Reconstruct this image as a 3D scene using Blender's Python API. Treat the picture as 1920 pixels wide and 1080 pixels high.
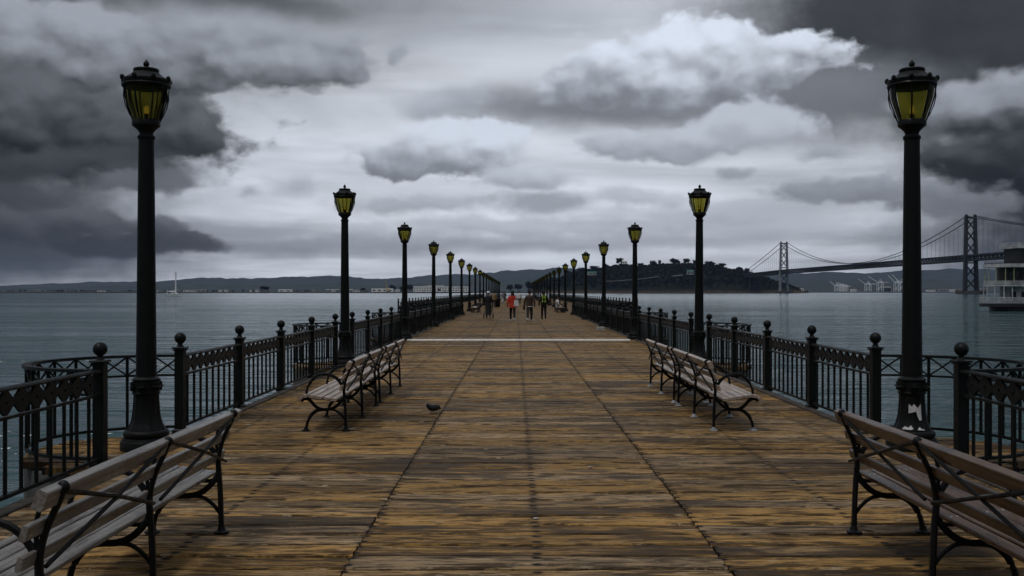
import bpy, math, random
from math import sin, cos, pi, sqrt, atan, atan2, radians
from mathutils import Vector, Matrix

scene = bpy.context.scene
for _o in list(bpy.data.objects):
    bpy.data.objects.remove(_o)

# ------------------------------------------------------------------ camera
CAM_H = 1.70          # eye height above the deck (deck top is z = 0)
F = 1867.0            # focal length in photograph pixels (35 mm on a 36 mm sensor)
VX, VY = 967.0, 547.0  # vanishing point of the pier in photograph pixels
cam_data = bpy.data.cameras.new("camera")
cam_data.lens = 35.0
cam_data.sensor_width = 36.0
cam_data.shift_x = -(VX - 960.0) / 1920.0
cam_data.shift_y = (VY - 540.0) / 1920.0
cam_data.clip_start = 0.05
cam_data.clip_end = 60000.0
cam = bpy.data.objects.new("camera", cam_data)
scene.collection.objects.link(cam)
cam.location = (0.0, 0.0, CAM_H)
cam.rotation_euler = (pi / 2, 0.0, 0.0)
scene.camera = cam

# ------------------------------------------------------------------ render settings
scene.render.engine = 'CYCLES'
scene.cycles.use_denoising = True
scene.cycles.use_adaptive_sampling = True
scene.cycles.adaptive_threshold = 0.02
scene.cycles.adaptive_min_samples = 8
scene.cycles.max_bounces = 6
scene.cycles.diffuse_bounces = 2
scene.cycles.glossy_bounces = 3
scene.cycles.transmission_bounces = 4
scene.cycles.transparent_max_bounces = 12
scene.cycles.volume_bounces = 0
scene.cycles.caustics_reflective = False
scene.cycles.caustics_refractive = False
scene.cycles.sample_clamp_indirect = 4.0
scene.view_settings.view_transform = 'Standard'
scene.view_settings.look = 'None'
scene.view_settings.exposure = 0.20
scene.view_settings.gamma = 1.0
scene.view_settings.use_curve_mapping = False

SUN_EL, SUN_AZ = radians(66.0), radians(-135.0)   # azimuth measured from +Y towards +X
WATER_Z = -3.3


# ------------------------------------------------------------------ node helpers
class S:
    """a node socket with arithmetic"""
    def __init__(self, nt, sock):
        self.nt, self.s = nt, sock

    def _m(self, op, b=None, c=None, rev=False, clamp=False):
        n = self.nt.nodes.new('ShaderNodeMath')
        n.operation = op
        n.use_clamp = clamp
        args = [self, b, c]
        if rev:
            args = [b, self, c]
        for i, a in enumerate(args):
            if a is None:
                continue
            if isinstance(a, S):
                self.nt.links.new(a.s, n.inputs[i])
            else:
                n.inputs[i].default_value = a
        return S(self.nt, n.outputs[0])

    def __add__(self, b): return self._m('ADD', b)
    __radd__ = __add__
    def __mul__(self, b): return self._m('MULTIPLY', b)
    __rmul__ = __mul__
    def __sub__(self, b): return self._m('SUBTRACT', b)
    def __rsub__(self, b): return self._m('SUBTRACT', b, rev=True)
    def __truediv__(self, b): return self._m('DIVIDE', b)
    def __pow__(self, b): return self._m('POWER', b)
    def max(self, b): return self._m('MAXIMUM', b)
    def min(self, b): return self._m('MINIMUM', b)
    def smax(self, b, k): return self._m('SMOOTH_MAX', b, k)
    def abs(self): return self._m('ABSOLUTE')
    def sqrt(self): return self._m('SQRT')
    def floor(self): return self._m('FLOOR')
    def fract(self): return self._m('FRACT')
    def atan2(self, b): return self._m('ARCTAN2', b)
    def exp(self): return self._m('EXPONENT')

    def ss(self, lo, hi, a=0.0, b=1.0):
        n = self.nt.nodes.new('ShaderNodeMapRange')
        n.interpolation_type = 'SMOOTHSTEP'
        self.nt.links.new(self.s, n.inputs['Value'])
        n.inputs['From Min'].default_value = lo
        n.inputs['From Max'].default_value = hi
        n.inputs['To Min'].default_value = a
        n.inputs['To Max'].default_value = b
        return S(self.nt, n.outputs[0])

    def lin(self, lo, hi, a=0.0, b=1.0):
        n = self.nt.nodes.new('ShaderNodeMapRange')
        self.nt.links.new(self.s, n.inputs['Value'])
        n.inputs['From Min'].default_value = lo
        n.inputs['From Max'].default_value = hi
        n.inputs['To Min'].default_value = a
        n.inputs['To Max'].default_value = b
        return S(self.nt, n.outputs[0])


class NT:
    def __init__(self, nt):
        self.nt = nt
        nt.nodes.clear()

    def node(self, t, **kw):
        n = self.nt.nodes.new(t)
        for k, v in kw.items():
            setattr(n, k, v)
        return n

    def put(self, sock, v):
        if isinstance(v, S):
            self.nt.links.new(v.s, sock)
        elif isinstance(v, (tuple, list)) and len(v) == 3 and len(sock.default_value) == 4:
            sock.default_value = (*v, 1.0)
        else:
            sock.default_value = v

    def xyz(self, v):
        n = self.node('ShaderNodeSeparateXYZ')
        self.put(n.inputs[0], v)
        return [S(self.nt, o) for o in n.outputs]

    def vec(self, x, y, z):
        n = self.node('ShaderNodeCombineXYZ')
        for i, a in enumerate((x, y, z)):
            self.put(n.inputs[i], a)
        return S(self.nt, n.outputs[0])

    def noise(self, v, scale, detail=4.0, rough=0.5, dist=0.0, color=False):
        n = self.node('ShaderNodeTexNoise')
        self.put(n.inputs['Vector'], v)
        self.put(n.inputs['Scale'], scale)
        n.inputs['Detail'].default_value = detail
        n.inputs['Roughness'].default_value = rough
        n.inputs['Distortion'].default_value = dist
        return S(self.nt, n.outputs['Color' if color else 'Fac'])

    def white(self, v):
        n = self.node('ShaderNodeTexWhiteNoise')
        n.noise_dimensions = '3D'
        self.put(n.inputs['Vector'], v)
        return S(self.nt, n.outputs['Value'])

    def voronoi(self, v, scale, feature='F1'):
        n = self.node('ShaderNodeTexVoronoi')
        n.feature = feature
        self.put(n.inputs['Vector'], v)
        n.inputs['Scale'].default_value = scale
        return S(self.nt, n.outputs['Distance'])

    def mix(self, f, a, b, blend='MIX'):
        n = self.node('ShaderNodeMix', data_type='RGBA', blend_type=blend)
        self.put(n.inputs[0], f)
        self.put(n.inputs[6], a)
        self.put(n.inputs[7], b)
        return S(self.nt, n.outputs[2])

    def ramp(self, f, stops):
        n = self.node('ShaderNodeValToRGB')
        self.put(n.inputs[0], f)
        e = n.color_ramp.elements
        while len(e) < len(stops):
            e.new(0.5)
        for el, (p, c) in zip(e, stops):
            el.position = p
            el.color = (*c, 1.0)
        return S(self.nt, n.outputs[0])

    def bump(self, h, strength, dist):
        n = self.node('ShaderNodeBump')
        self.put(n.inputs['Strength'], strength)
        n.inputs['Distance'].default_value = dist
        self.put(n.inputs['Height'], h)
        return S(self.nt, n.outputs[0])

    def pos(self):
        return S(self.nt, self.node('ShaderNodeNewGeometry').outputs['Position'])

    def objco(self):
        return S(self.nt, self.node('ShaderNodeTexCoord').outputs['Object'])

    def objrand(self):
        return S(self.nt, self.node('ShaderNodeObjectInfo').outputs['Random'])

    def principled(self, color, rough=0.6, bump=None, metallic=0.0, spec=0.5):
        n = self.node('ShaderNodeBsdfPrincipled')
        self.put(n.inputs['Base Color'], color)
        self.put(n.inputs['Roughness'], rough)
        self.put(n.inputs['Metallic'], metallic)
        self.put(n.inputs['Specular IOR Level'], spec)
        if bump is not None:
            self.put(n.inputs['Normal'], bump)
        return n

    def out(self, shader_out, kind='Surface'):
        o = self.node('ShaderNodeOutputMaterial')
        self.nt.links.new(shader_out, o.inputs[kind])


def material(name):
    m = bpy.data.materials.new(name)
    m.use_nodes = True
    return m, NT(m.node_tree)


# ------------------------------------------------------------------ sky (world)
def build_world():
    w = bpy.data.worlds.new("World")
    scene.world = w
    w.use_nodes = True
    w.cycles.sampling_method = 'MANUAL'
    w.cycles.sample_map_resolution = 256
    t = NT(w.node_tree)
    d = S(t.nt, t.node('ShaderNodeTexCoord').outputs['Generated'])
    x, y, z = t.xyz(d)
    hyp = (x * x + y * y).sqrt()
    u = x.atan2(y) * 18.67            # azimuth, 18.67 units per radian
    v = z.atan2(hyp) * 18.67          # elevation
    zc = z.max(0.0) + 0.055
    plane = t.vec(x / zc, y / zc, 0.0)

    uvw = t.vec(u, v, 0.0)

    def sk(px, py):
        az = atan((px - VX) / F)
        return az * 18.67, atan((VY - py) / F * cos(az)) * 18.67

    # turbulence used to fray every cloud edge
    wr, wg, wb = t.xyz(t.noise(uvw, 0.62, 7.0, 0.58, 0.0, True))
    fr, fg, fb = t.xyz(t.noise(t.vec(u, v * 1.5, 3.0), 2.3, 6.0, 0.55, 0.0, True))
    uw = u + (wr - 0.5) * 1.7 + (fr - 0.5) * 0.45
    vw = v + (wg - 0.5) * 1.15 + (fg - 0.5) * 0.40
    us = u + (wr - 0.5) * 1.1
    vs = v + (wg - 0.5) * 0.45 + (fg - 0.5) * 0.08

    # high overcast: brightness falls away from the thin part of the cloud deck ahead
    ne = u * 0.082 - 0.02
    nv = (v - 1.4) * 0.235
    env = ((ne * ne + nv * nv) * -1.0).exp()
    sheet = t.noise(plane, 0.42, 6.0, 0.52, 0.3)
    lum = env * 0.54 + 0.09 + (z.max(0.0) ** 1.4) * 0.38          # overcast: zenith brighter than the rim
    lum = lum * sheet.ss(0.22, 0.78, 0.66, 1.28)
    bands = t.noise(t.vec(u * 0.16, v * 1.15, 7.0), 1.0, 5.0, 0.55, 0.6)
    lum = lum * bands.ss(0.25, 0.75, 0.80, 1.16)
    tone = t.noise(t.vec(u * 0.1, v * 0.4, 1.0), 1.0, 2.0)
    clear = t.node('ShaderNodeTexSky', sky_type='NISHITA', sun_disc=False)
    clear.sun_elevation = SUN_EL
    clear.sun_rotation = SUN_AZ
    clear.air_density = 1.0
    clear.dust_density = 3.0
    cool = t.mix(tone, (0.88, 0.965, 1.11), (0.94, 0.985, 1.06))
    n = t.node('ShaderNodeVectorMath', operation='SCALE')
    t.put(n.inputs[0], cool)
    t.put(n.inputs['Scale'], lum * 10.0)
    col = S(t.nt, n.outputs[0])
    # a little of the clear sky shows through the thin sheet
    col = t.mix(0.02, col, S(t.nt, clear.outputs[0]))

    vec_w = t.vec(uw, vw, 0.0)
    vec_s = t.vec(us, vs, 0.0)
    vec_h = t.vec(u + (wr - 0.5) * 0.9 + (fr - 0.5) * 0.16, v + (wg - 0.5) * 0.55 + (fg - 0.5) * 0.14, 0.0)
    det = (wb - 0.5) * 0.8 + (fb - 0.5) * 0.5
    det_a = det * 0.45
    det_s = det * 0.95

    def billow(du, dv):
        q = t.vec(u + (fr - 0.5) * 0.5 + du, (v + dv) * 1.35 + (fg - 0.5) * 0.45, 0.0)
        out = None
        for sc, k in ((0.85, 0.66), (2.0, 0.34)):
            n = t.node('ShaderNodeTexVoronoi', feature='SMOOTH_F1', voronoi_dimensions='2D')
            t.put(n.inputs['Vector'], q)
            n.inputs['Scale'].default_value = sc
            n.inputs['Smoothness'].default_value = 0.6
            o = S(t.nt, n.outputs['Distance']) * k
            out = o if out is None else out + o
        return out

    bil = billow(0.0, 0.0)
    relief = (billow(0.10, 0.20) - bil) * 0.75 + (fb - 0.5) * 0.45 + (wb - 0.5) * 0.6
    bil_a = (bil - 0.40) * 0.75 - (fb - 0.5) * 0.55 - (wb - 0.5) * 0.35

    def cloud(col, blobs, top, bot, edge=0.35, dens=1.0, soft=False, shade=(-0.9, 0.9), tint=(0.90, 0.985, 1.13), hard=False):
        """blobs: (px, py, rx, ry) in photograph directions; bright top, dark base"""
        dist = low = None
        for (px, py, rx, ry) in blobs:
            cu, cv = sk(px, py)
            rx, ry = rx / 100.0, ry / 100.0
            m = t.node('ShaderNodeMapping')
            t.put(m.inputs['Vector'], vec_h if hard else vec_s if soft else vec_w)
            m.inputs['Location'].default_value = (-cu / rx, -cv / ry, 0.0)
            m.inputs['Scale'].default_value = (1.0 / rx, 1.0 / ry, 0.0)
            ln = t.node('ShaderNodeVectorMath', operation='LENGTH')
            t.nt.links.new(m.outputs[0], ln.inputs[0])
            f = S(t.nt, ln.outputs['Value'])
            if dist is None:
                dist = f
                low = t.xyz(S(t.nt, m.outputs[0]))[1]
            else:
                dist = dist._m('SMOOTH_MIN', f, 0.15)
        if hard:
            alpha = (dist + bil_a).ss(1.0, 1.0 - edge, 0.0, dens)
            sh = low._m('MULTIPLY_ADD', 0.62, relief).ss(*shade)
        else:
            alpha = (dist - det_a).ss(1.0, 1.0 - edge, 0.0, dens)
            sh = low._m('MULTIPLY_ADD', 0.75, det_s).ss(*shade)
        cc = t.mix(sh, tuple(10 * bot * k for k in tint), tuple(10 * top * k for k in tint))
        return t.mix(alpha, col, cc)

    base = col
    # long dark layers low over the bay
    col = cloud(col, [(600, 455, 620, 34), (400, 432, 300, 32)], 0.28, 0.15, 0.8, 0.8, True)
    col = cloud(col, [(1130, 452, 460, 24), (1430, 425, 330, 30)], 0.38, 0.23, 0.8, 0.7, True)
    col = cloud(col, [(1000, 425, 420, 26), (1330, 400, 300, 26)], 0.42, 0.25, 0.6, 0.6, hard=True)
    col = cloud(col, [(1750, 440, 260, 36)], 0.22, 0.12, 0.8, 0.6, True)
    # dark cloud mass on the left; lens vignetting is painted into its darkness
    col = cloud(col, [(-190, 230, 600, 400), (-330, 20, 740, 460)], 0.020, 0.006, 0.80, 0.99, True, tint=(0.85, 1.0, 1.2))
    col = cloud(col, [(30, 470, 400, 90), (-40, 380, 380, 100)], 0.050, 0.018, 0.9, 0.88, True)
    col = cloud(col, [(150, 225, 340, 92), (300, 245, 150, 40), (30, 190, 330, 100)], 0.14, 0.012, 0.32, 0.96, shade=(-0.5, 0.75), hard=True)
    col = cloud(col, [(150, 305, 300, 42)], 0.07, 0.018, 0.7, 0.9)
    col = cloud(col, [(290, 338, 110, 26)], 0.14, 0.06, 0.45, 0.85, hard=True)
    col = cloud(col, [(310, 88, 420, 84), (520, 108, 190, 58), (130, 55, 260, 70)], 0.33, 0.022, 0.30, 0.96, shade=(-0.85, 0.45), hard=True)
    col = cloud(col, [(90, 420, 240, 34), (250, 455, 190, 26)], 0.10, 0.03, 0.35, 0.85, shade=(-0.5, 0.7), hard=True)
    col = cloud(col, [(480, 0, 420, 48)], 0.09, 0.06, 1.0, 0.9, True)
    # dark veil on the upper right, with lens corner falloff painted as cloud
    col = cloud(col, [(1800, 30, 560, 260), (2230, 250, 560, 540)], 0.060, 0.016, 0.6, 0.98, True)
    col = cloud(col, [(1150, 200, 520, 60), (1520, 180, 320, 90)], 0.19, 0.13, 0.8, 0.92, True)
    # cumulus
    col = cloud(col, [(1290, 122, 265, 92), (1120, 150, 130, 58), (1425, 124, 150, 58)], 0.70, 0.18, 0.22, 0.98, shade=(-0.62, 0.55), hard=True)
    col = cloud(col, [(1250, 270, 210, 42), (1415, 236, 140, 52)], 0.50, 0.25, 0.36, 0.92, shade=(-0.7, 0.7), hard=True)
    col = cloud(col, [(800, 300, 140, 46), (880, 265, 130, 54)], 0.62, 0.17, 0.24, 0.95, shade=(-0.5, 0.7), hard=True)
    col = cloud(col, [(985, 334, 120, 32), (1020, 384, 150, 30)], 0.52, 0.27, 0.65, 0.85, shade=(-0.5, 0.7), hard=True)
    col = cloud(col, [(840, 190, 120, 36)], 0.48, 0.25, 0.6, 0.75, hard=True)
    col = cloud(col, [(545, 352, 64, 30), (470, 360, 30, 16)], 0.44, 0.28, 0.9, 0.8, hard=True)
    col = cloud(col, [(1545, 292, 56, 18), (1380, 326, 28, 16)], 0.36, 0.24, 0.8, 0.7, hard=True)
    col = cloud(col, [(1860, 195, 190, 66)], 0.33, 0.025, 0.4, 0.95, shade=(-0.6, 0.6), hard=True)
    col = cloud(col, [(1890, 300, 190, 62), (1930, 352, 220, 46)], 0.085, 0.014, 0.4, 0.97, shade=(-0.3, 0.9), hard=True)
    col = cloud(col, [(1620, 362, 220, 30), (1780, 385, 160, 26)], 0.30, 0.14, 0.45, 0.85, hard=True)
    col = cloud(col, [(1190, 372, 150, 26), (760, 385, 190, 24)], 0.46, 0.27, 0.6, 0.7, hard=True)

    # the clouds above fill one part of the sky; the plain overcast goes on around it
    inside = (u.abs() - 15.0)._m('LESS_THAN', 0.0) * (v - 9.0)._m('LESS_THAN', 0.0) * (v + 0.6)._m('GREATER_THAN', 0.0)
    edge_fade = u.abs().ss(11.0, 15.0) .max(v.ss(6.5, 9.0))
    col = t.mix(edge_fade, col, base)
    low_air = (1.1, 1.15, 1.25)
    bgs = []
    for c in (base, col):
        bg = t.node('ShaderNodeBackground')
        t.put(bg.inputs['Color'], t.mix(v.ss(-0.5, 0.0), low_air, c))
        bg.inputs['Strength'].default_value = 0.1
        bgs.append(bg)
    ms = t.node('ShaderNodeMixShader')
    t.put(ms.inputs[0], inside)
    t.nt.links.new(bgs[0].outputs[0], ms.inputs[1])
    t.nt.links.new(bgs[1].outputs[0], ms.inputs[2])
    o = t.node('ShaderNodeOutputWorld')
    t.nt.links.new(ms.outputs[0], o.inputs['Surface'])


build_world()

sun_data = bpy.data.lights.new("sun", 'SUN')
sun_data.energy = 0.85
sun_data.angle = radians(12.0)
sun_data.color = (1.0, 0.96, 0.90)
sun = bpy.data.objects.new("sun", sun_data)
scene.collection.objects.link(sun)
_sd = Vector((sin(SUN_AZ) * cos(SUN_EL), cos(SUN_AZ) * cos(SUN_EL), sin(SUN_EL)))
sun.rotation_euler = _sd.to_track_quat('Z', 'Y').to_euler()

# ------------------------------------------------------------------ mesh helpers
C = scene.collection


class MB:
    """collects faces, builds one mesh"""
    def __init__(self):
        self.v, self.f, self.mi = [], [], []
        self.cur = 0
        self.M = None

    def add(self, verts, faces):
        b = len(self.v)
        if self.M is not None:
            verts = [tuple(self.M @ Vector(p)) for p in verts]
        self.v.extend(verts)
        self.f.extend([tuple(b + i for i in f) for f in faces])
        self.mi.extend([self.cur] * len(faces))
        return self

    def box(self, c, s, rz=0.0, bev=0.0):
        x, y, z = s[0] / 2, s[1] / 2, s[2] / 2
        if bev <= 0:
            P = [(-x, -y, -z), (x, -y, -z), (x, y, -z), (-x, y, -z), (-x, -y, z), (x, -y, z), (x, y, z), (-x, y, z)]
            Fc = [(0, 3, 2, 1), (4, 5, 6, 7), (0, 1, 5, 4), (1, 2, 6, 5), (2, 3, 7, 6), (3, 0, 4, 7)]
        else:
            b = bev
            P = [(-x, -y, -z), (x, -y, -z), (x, y, -z), (-x, y, -z),
                 (-x, -y, z - b), (x, -y, z - b), (x, y, z - b), (-x, y, z - b),
                 (-x + b, -y + b, z), (x - b, -y + b, z), (x - b, y - b, z), (-x + b, y - b, z)]
            Fc = [(0, 3, 2, 1), (0, 1, 5, 4), (1, 2, 6, 5), (2, 3, 7, 6), (3, 0, 4, 7),
                  (4, 5, 9, 8), (5, 6, 10, 9), (6, 7, 11, 10), (7, 4, 8, 11), (8, 9, 10, 11)]
        cr, sr = cos(rz), sin(rz)
        P = [(c[0] + p[0] * cr - p[1] * sr, c[1] + p[0] * sr + p[1] * cr, c[2] + p[2]) for p in P]
        return self.add(P, Fc)

    def tube(self, path, rad, n=8, cap=True, flat=1.0, up=None):
        """tapered tube along path; flat scales the second cross axis"""
        path = [Vector(p) for p in path]
        if not isinstance(rad, (list, tuple)):
            rad = [rad] * len(path)
        verts, faces = [], []
        prev = None
        for i, p in enumerate(path):
            d = (path[min(i + 1, len(path) - 1)] - path[max(i - 1, 0)]).normalized()
            ref = Vector(up) if up else (Vector((0, 0, 1)) if abs(d.z) < 0.9 else Vector((0, 1, 0)))
            a = d.cross(ref)
            if a.length < 1e-6:
                a = prev or Vector((1, 0, 0))
            a.normalize()
            prev = a
            b = a.cross(d).normalized()
            for k in range(n):
                t = 2 * pi * (k + 0.5) / n
                verts.append(tuple(p + a * (cos(t) * rad[i]) + b * (sin(t) * rad[i] * flat)))
        for i in range(len(path) - 1):
            for k in range(n):
                k2 = (k + 1) % n
                faces.append((i * n + k, i * n + k2, (i + 1) * n + k2, (i + 1) * n + k))
        if cap:
            faces.append(tuple(range(n - 1, -1, -1)))
            faces.append(tuple((len(path) - 1) * n + k for k in range(n)))
        return self.add(verts, faces)

    def lathe(self, prof, n=16, c=(0, 0, 0), a0=0.0, a1=2 * pi, flute=None, cap=True):
        """prof: [(r, z)]; flute(z, angle) -> radius factor"""
        full = abs(a1 - a0 - 2 * pi) < 1e-6
        m = n if full else n + 1
        verts, faces = [], []
        for (r, z) in prof:
            for k in range(m):
                t = a0 + (a1 - a0) * k / n
                rr = r * (flute(z, t) if flute else 1.0)
                verts.append((c[0] + rr * cos(t), c[1] + rr * sin(t), c[2] + z))
        for i in range(len(prof) - 1):
            for k in range(n):
                k2 = (k + 1) % m
                faces.append((i * m + k, i * m + k2, (i + 1) * m + k2, (i + 1) * m + k))
        if cap and full:
            faces.append(tuple(range(m - 1, -1, -1)))
            faces.append(tuple((len(prof) - 1) * m + k for k in range(m)))
        return self.add(verts, faces)

    def ball(self, c, r, n=10, m=6, s=(1, 1, 1)):
        prof = [(max(1e-4, sin(pi * i / m)) * r, -cos(pi * i / m) * r) for i in range(m + 1)]
        verts, faces = [], []
        for (rr, z) in prof:
            for k in range(n):
                t = 2 * pi * k / n
                verts.append((c[0] + rr * cos(t) * s[0], c[1] + rr * sin(t) * s[1], c[2] + z * s[2]))
        for i in range(m):
            for k in range(n):
                k2 = (k + 1) % n
                faces.append((i * n + k, i * n + k2, (i + 1) * n + k2, (i + 1) * n + k))
        return self.add(verts, faces)

    def prism(self, pts, axis, lo, hi):
        """extrude a polygon pts [(a, b)] along axis x / y / z between lo and hi"""
        n = len(pts)
        def P(a, b, t):
            return {'x': (t, a, b), 'y': (a, t, b), 'z': (a, b, t)}[axis]
        verts = [P(a, b, lo) for a, b in pts] + [P(a, b, hi) for a, b in pts]
        faces = [tuple(range(n - 1, -1, -1)), tuple(range(n, 2 * n))]
        faces += [(i, (i + 1) % n, n + (i + 1) % n, n + i) for i in range(n)]
        return self.add(verts, faces)

    def mesh(self, name, mats, smooth=False):
        me = bpy.data.meshes.new(name)
        me.from_pydata(self.v, [], self.f)
        if not isinstance(mats, (list, tuple)):
            mats = [mats]
        for m in mats:
            me.materials.append(m)
        if len(mats) > 1:
            me.polygons.foreach_set('material_index', self.mi)
        if smooth:
            me.polygons.foreach_set('use_smooth', [True] * len(me.polygons))
            try:
                me.set_sharp_from_angle(angle=radians(40))
            except Exception:
                pass
        me.update()
        return me

    def build(self, name, mats, parent=None, smooth=False, loc=None):
        return link(name, self.mesh(name, mats, smooth), parent, loc)


def link(name, me, parent=None, loc=None, rot=None, scale=None):
    o = bpy.data.objects.new(name, me)
    C.objects.link(o)
    if parent is not None:
        o.parent = parent
    if loc is not None:
        o.location = loc
    if rot is not None:
        o.rotation_euler = rot
    if scale is not None:
        o.scale = scale
    return o


def tag(o, label=None, cat=None, group=None, kind=None):
    if label:
        o['label'] = label
    if cat:
        o['category'] = cat
    if group:
        o['group'] = group
    if kind:
        o['kind'] = kind
    return o


def empty(name, loc=(0, 0, 0), rz=0.0):
    o = bpy.data.objects.new(name, None)
    C.objects.link(o)
    o.location = loc
    o.rotation_euler = (0, 0, rz)
    o.empty_display_size = 0.2
    return o


def copy_tree(o, parent=None):
    c = o.copy()
    C.objects.link(c)
    c.parent = parent
    for ch in list(o.children):
        copy_tree(ch, c)
    return c


def px(x, y, Y):
    """photograph direction (x, y) at depth Y -> world point"""
    return Vector(((x - VX) / F * Y, Y, CAM_H - (y - VY) / F * Y))


# ------------------------------------------------------------------ materials
def simple(name, col, rough=0.6, var=0.0, scale=6.0, spec=0.5, metallic=0.0, bump=0.0):
    m, t = material(name)
    c = col
    p = t.pos()
    b = None
    if var > 0:
        n = t.noise(p, scale, 5.0, 0.6)
        c = t.mix(n.ss(0.3, 0.7), tuple(k * (1 - var) for k in col), tuple(min(1, k * (1 + var)) for k in col))
        if bump > 0:
            b = t.bump(n, bump, 0.01)
    t.out(t.principled(c, rough, b, metallic, spec).outputs[0])
    return m


MAT = {}
MAT['iron'] = None


def iron(name, base, worn, rough=0.42):
    m, t = material(name)
    p = t.objco()
    n1 = t.noise(p, 9.0, 6.0, 0.65)
    n2 = t.noise(p, 60.0, 3.0, 0.6)
    c = t.mix(n1.ss(0.55, 0.78), base, worn)
    c = t.mix(n2.ss(0.66, 0.74) * n1.ss(0.45, 0.6), c, (0.075, 0.055, 0.04))
    n3 = t.noise(p, 26.0, 3.0, 0.7)
    c = t.mix(n3.ss(0.74, 0.78, 0.0, 0.7), c, (0.16, 0.16, 0.15))
    r = n1.ss(0.3, 0.7, rough - 0.1, rough + 0.15)
    t.out(t.principled(c, r, t.bump(n2 * 0.5 + n1, 0.25, 0.004), 0.0, 0.16).outputs[0])
    return m


MAT['iron'] = iron('railing_paint', (0.006, 0.008, 0.008), (0.013, 0.018, 0.018))
MAT['pole'] = iron('lamp_paint', (0.006, 0.007, 0.007), (0.011, 0.013, 0.013), 0.44)
MAT['bench_iron'] = iron('bench_paint', (0.007, 0.008, 0.009), (0.016, 0.019, 0.021), 0.42)
MAT['foot'] = simple('worn_foot', (0.30, 0.31, 0.33), 0.45, 0.5, 25.0)


def plank_material():
    m, t = material('wet_deck_planks')
    p = t.pos()
    x, y, z = t.xyz(p)
    PW = 0.29
    row = ((y + 40.0) / PW).floor()
    colm = (x + 1.05)._m('GREATER_THAN', 0.0) + (x - 1.31)._m('GREATER_THAN', 0.0) * 1.0
    rnd = t.white(t.vec(row, colm, 1.0))
    rnd2 = t.white(t.vec(row, colm, 7.0))
    yin = ((y + 40.0) / PW).fract()
    xs = x + rnd * 37.0
    wob = t.noise(t.vec(xs * 0.55, y * 3.0, rnd2 * 9.0), 1.0, 3.0, 0.5)
    yw = y + (wob - 0.5) * 0.11
    grain = t.noise(t.vec(xs * 3.8, yw * 34.0, rnd * 5.0), 1.0, 6.0, 0.68)
    fine = t.noise(t.vec(xs * 5.0, yw * 110.0, rnd * 3.0), 1.0, 4.0, 0.6)
    streak = t.noise(t.vec(xs * 1.5, yw * 11.0, rnd2 * 4.0), 1.0, 6.0, 0.66)
    band = t.noise(t.vec(xs * 2.1, yw * 14.0, rnd * 8.0 + 3.0), 1.0, 6.0, 0.66)
    split = t.noise(t.vec(xs * 4.5, yw * 18.0, rnd2 * 8.0), 1.0, 5.0, 0.7)
    blot = t.noise(t.vec(x * 0.45, y * 0.75, 2.0), 1.0, 4.0, 0.6)
    warm = t.mix(rnd, (0.385, 0.222, 0.074), (0.31, 0.175, 0.058))
    grey = t.mix(rnd2, (0.36, 0.275, 0.185), (0.27, 0.19, 0.115))
    c = t.mix((streak * 0.6 + rnd2 * 0.4).ss(0.42, 0.66), warm, grey)
    vc = t.node('ShaderNodeVectorMath', operation='SCALE')
    t.put(vc.inputs[0], c)
    t.put(vc.inputs['Scale'], t.white(t.vec(row, colm, 11.0)).lin(0.0, 1.0, 0.55, 1.32))
    c = S(t.nt, vc.outputs[0])
    c = t.mix(grain.ss(0.42, 0.54, 0.14, 1.0), (0.028, 0.017, 0.008), c)
    c = t.mix(fine.ss(0.50, 0.72, 0.0, 0.6), c, (0.52, 0.37, 0.18))
    c = t.mix(band.ss(0.475, 0.415, 0.0, 0.80), c, (0.038, 0.023, 0.012))
    c = t.mix(split.ss(0.60, 0.66, 0.0, 0.75), c, (0.46, 0.36, 0.24))
    # damp, darker stretches
    damp = (blot * 0.62 + streak * 0.62 + (rnd - 0.5) * 0.20)
    dm = damp.ss(0.61, 0.76)
    c = t.mix(dm * 0.86, c, (0.030, 0.019, 0.010))
    # knots
    kv = t.voronoi(t.vec(xs * 1.15, y * 3.9 + rnd * 5.0, 0.0), 1.0)
    ring = (kv * 34.0 + wob * 4.0)._m('SINE').ss(-0.2, 1.0)
    kn = kv.ss(0.17, 0.05)
    c = t.mix(kn * ring.lin(0.0, 1.0, 0.45, 1.0) * (rnd2.ss(0.35, 0.4)), c, (0.024, 0.015, 0.010))
    # nail pairs over the stringers
    xn = ((x - 0.14) / 1.18 + 0.5).fract() - 0.5
    xj = xn + (t.white(t.vec(row, colm, 3.0)) - 0.5) * 0.012
    ny = ((yin - 0.5).abs() - 0.26).abs()
    nd = ((xj * 1.18) * (xj * 1.18) * 0.75 + (ny * PW) * (ny * PW)).sqrt()
    nail = nd.ss(0.030, 0.016)
    rust = nd.ss(0.050, 0.02) * 0.55
    c = t.mix(rust, c, (0.035, 0.024, 0.017))
    c = t.mix(nail, c, (0.010, 0.009, 0.009))
    rough = (grain.ss(0.35, 0.7, 0.42, 0.62) + (1.0 - dm) * 0.12)
    h = grain * 0.7 + fine * 0.25 + band * 0.8 - kn * 0.2 - nail * 1.0
    t.out(t.principled(c, rough, t.bump(h, 0.75, 0.012), 0.0, 0.06).outputs[0])
    return m


MAT['plank'] = plank_material()


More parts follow.
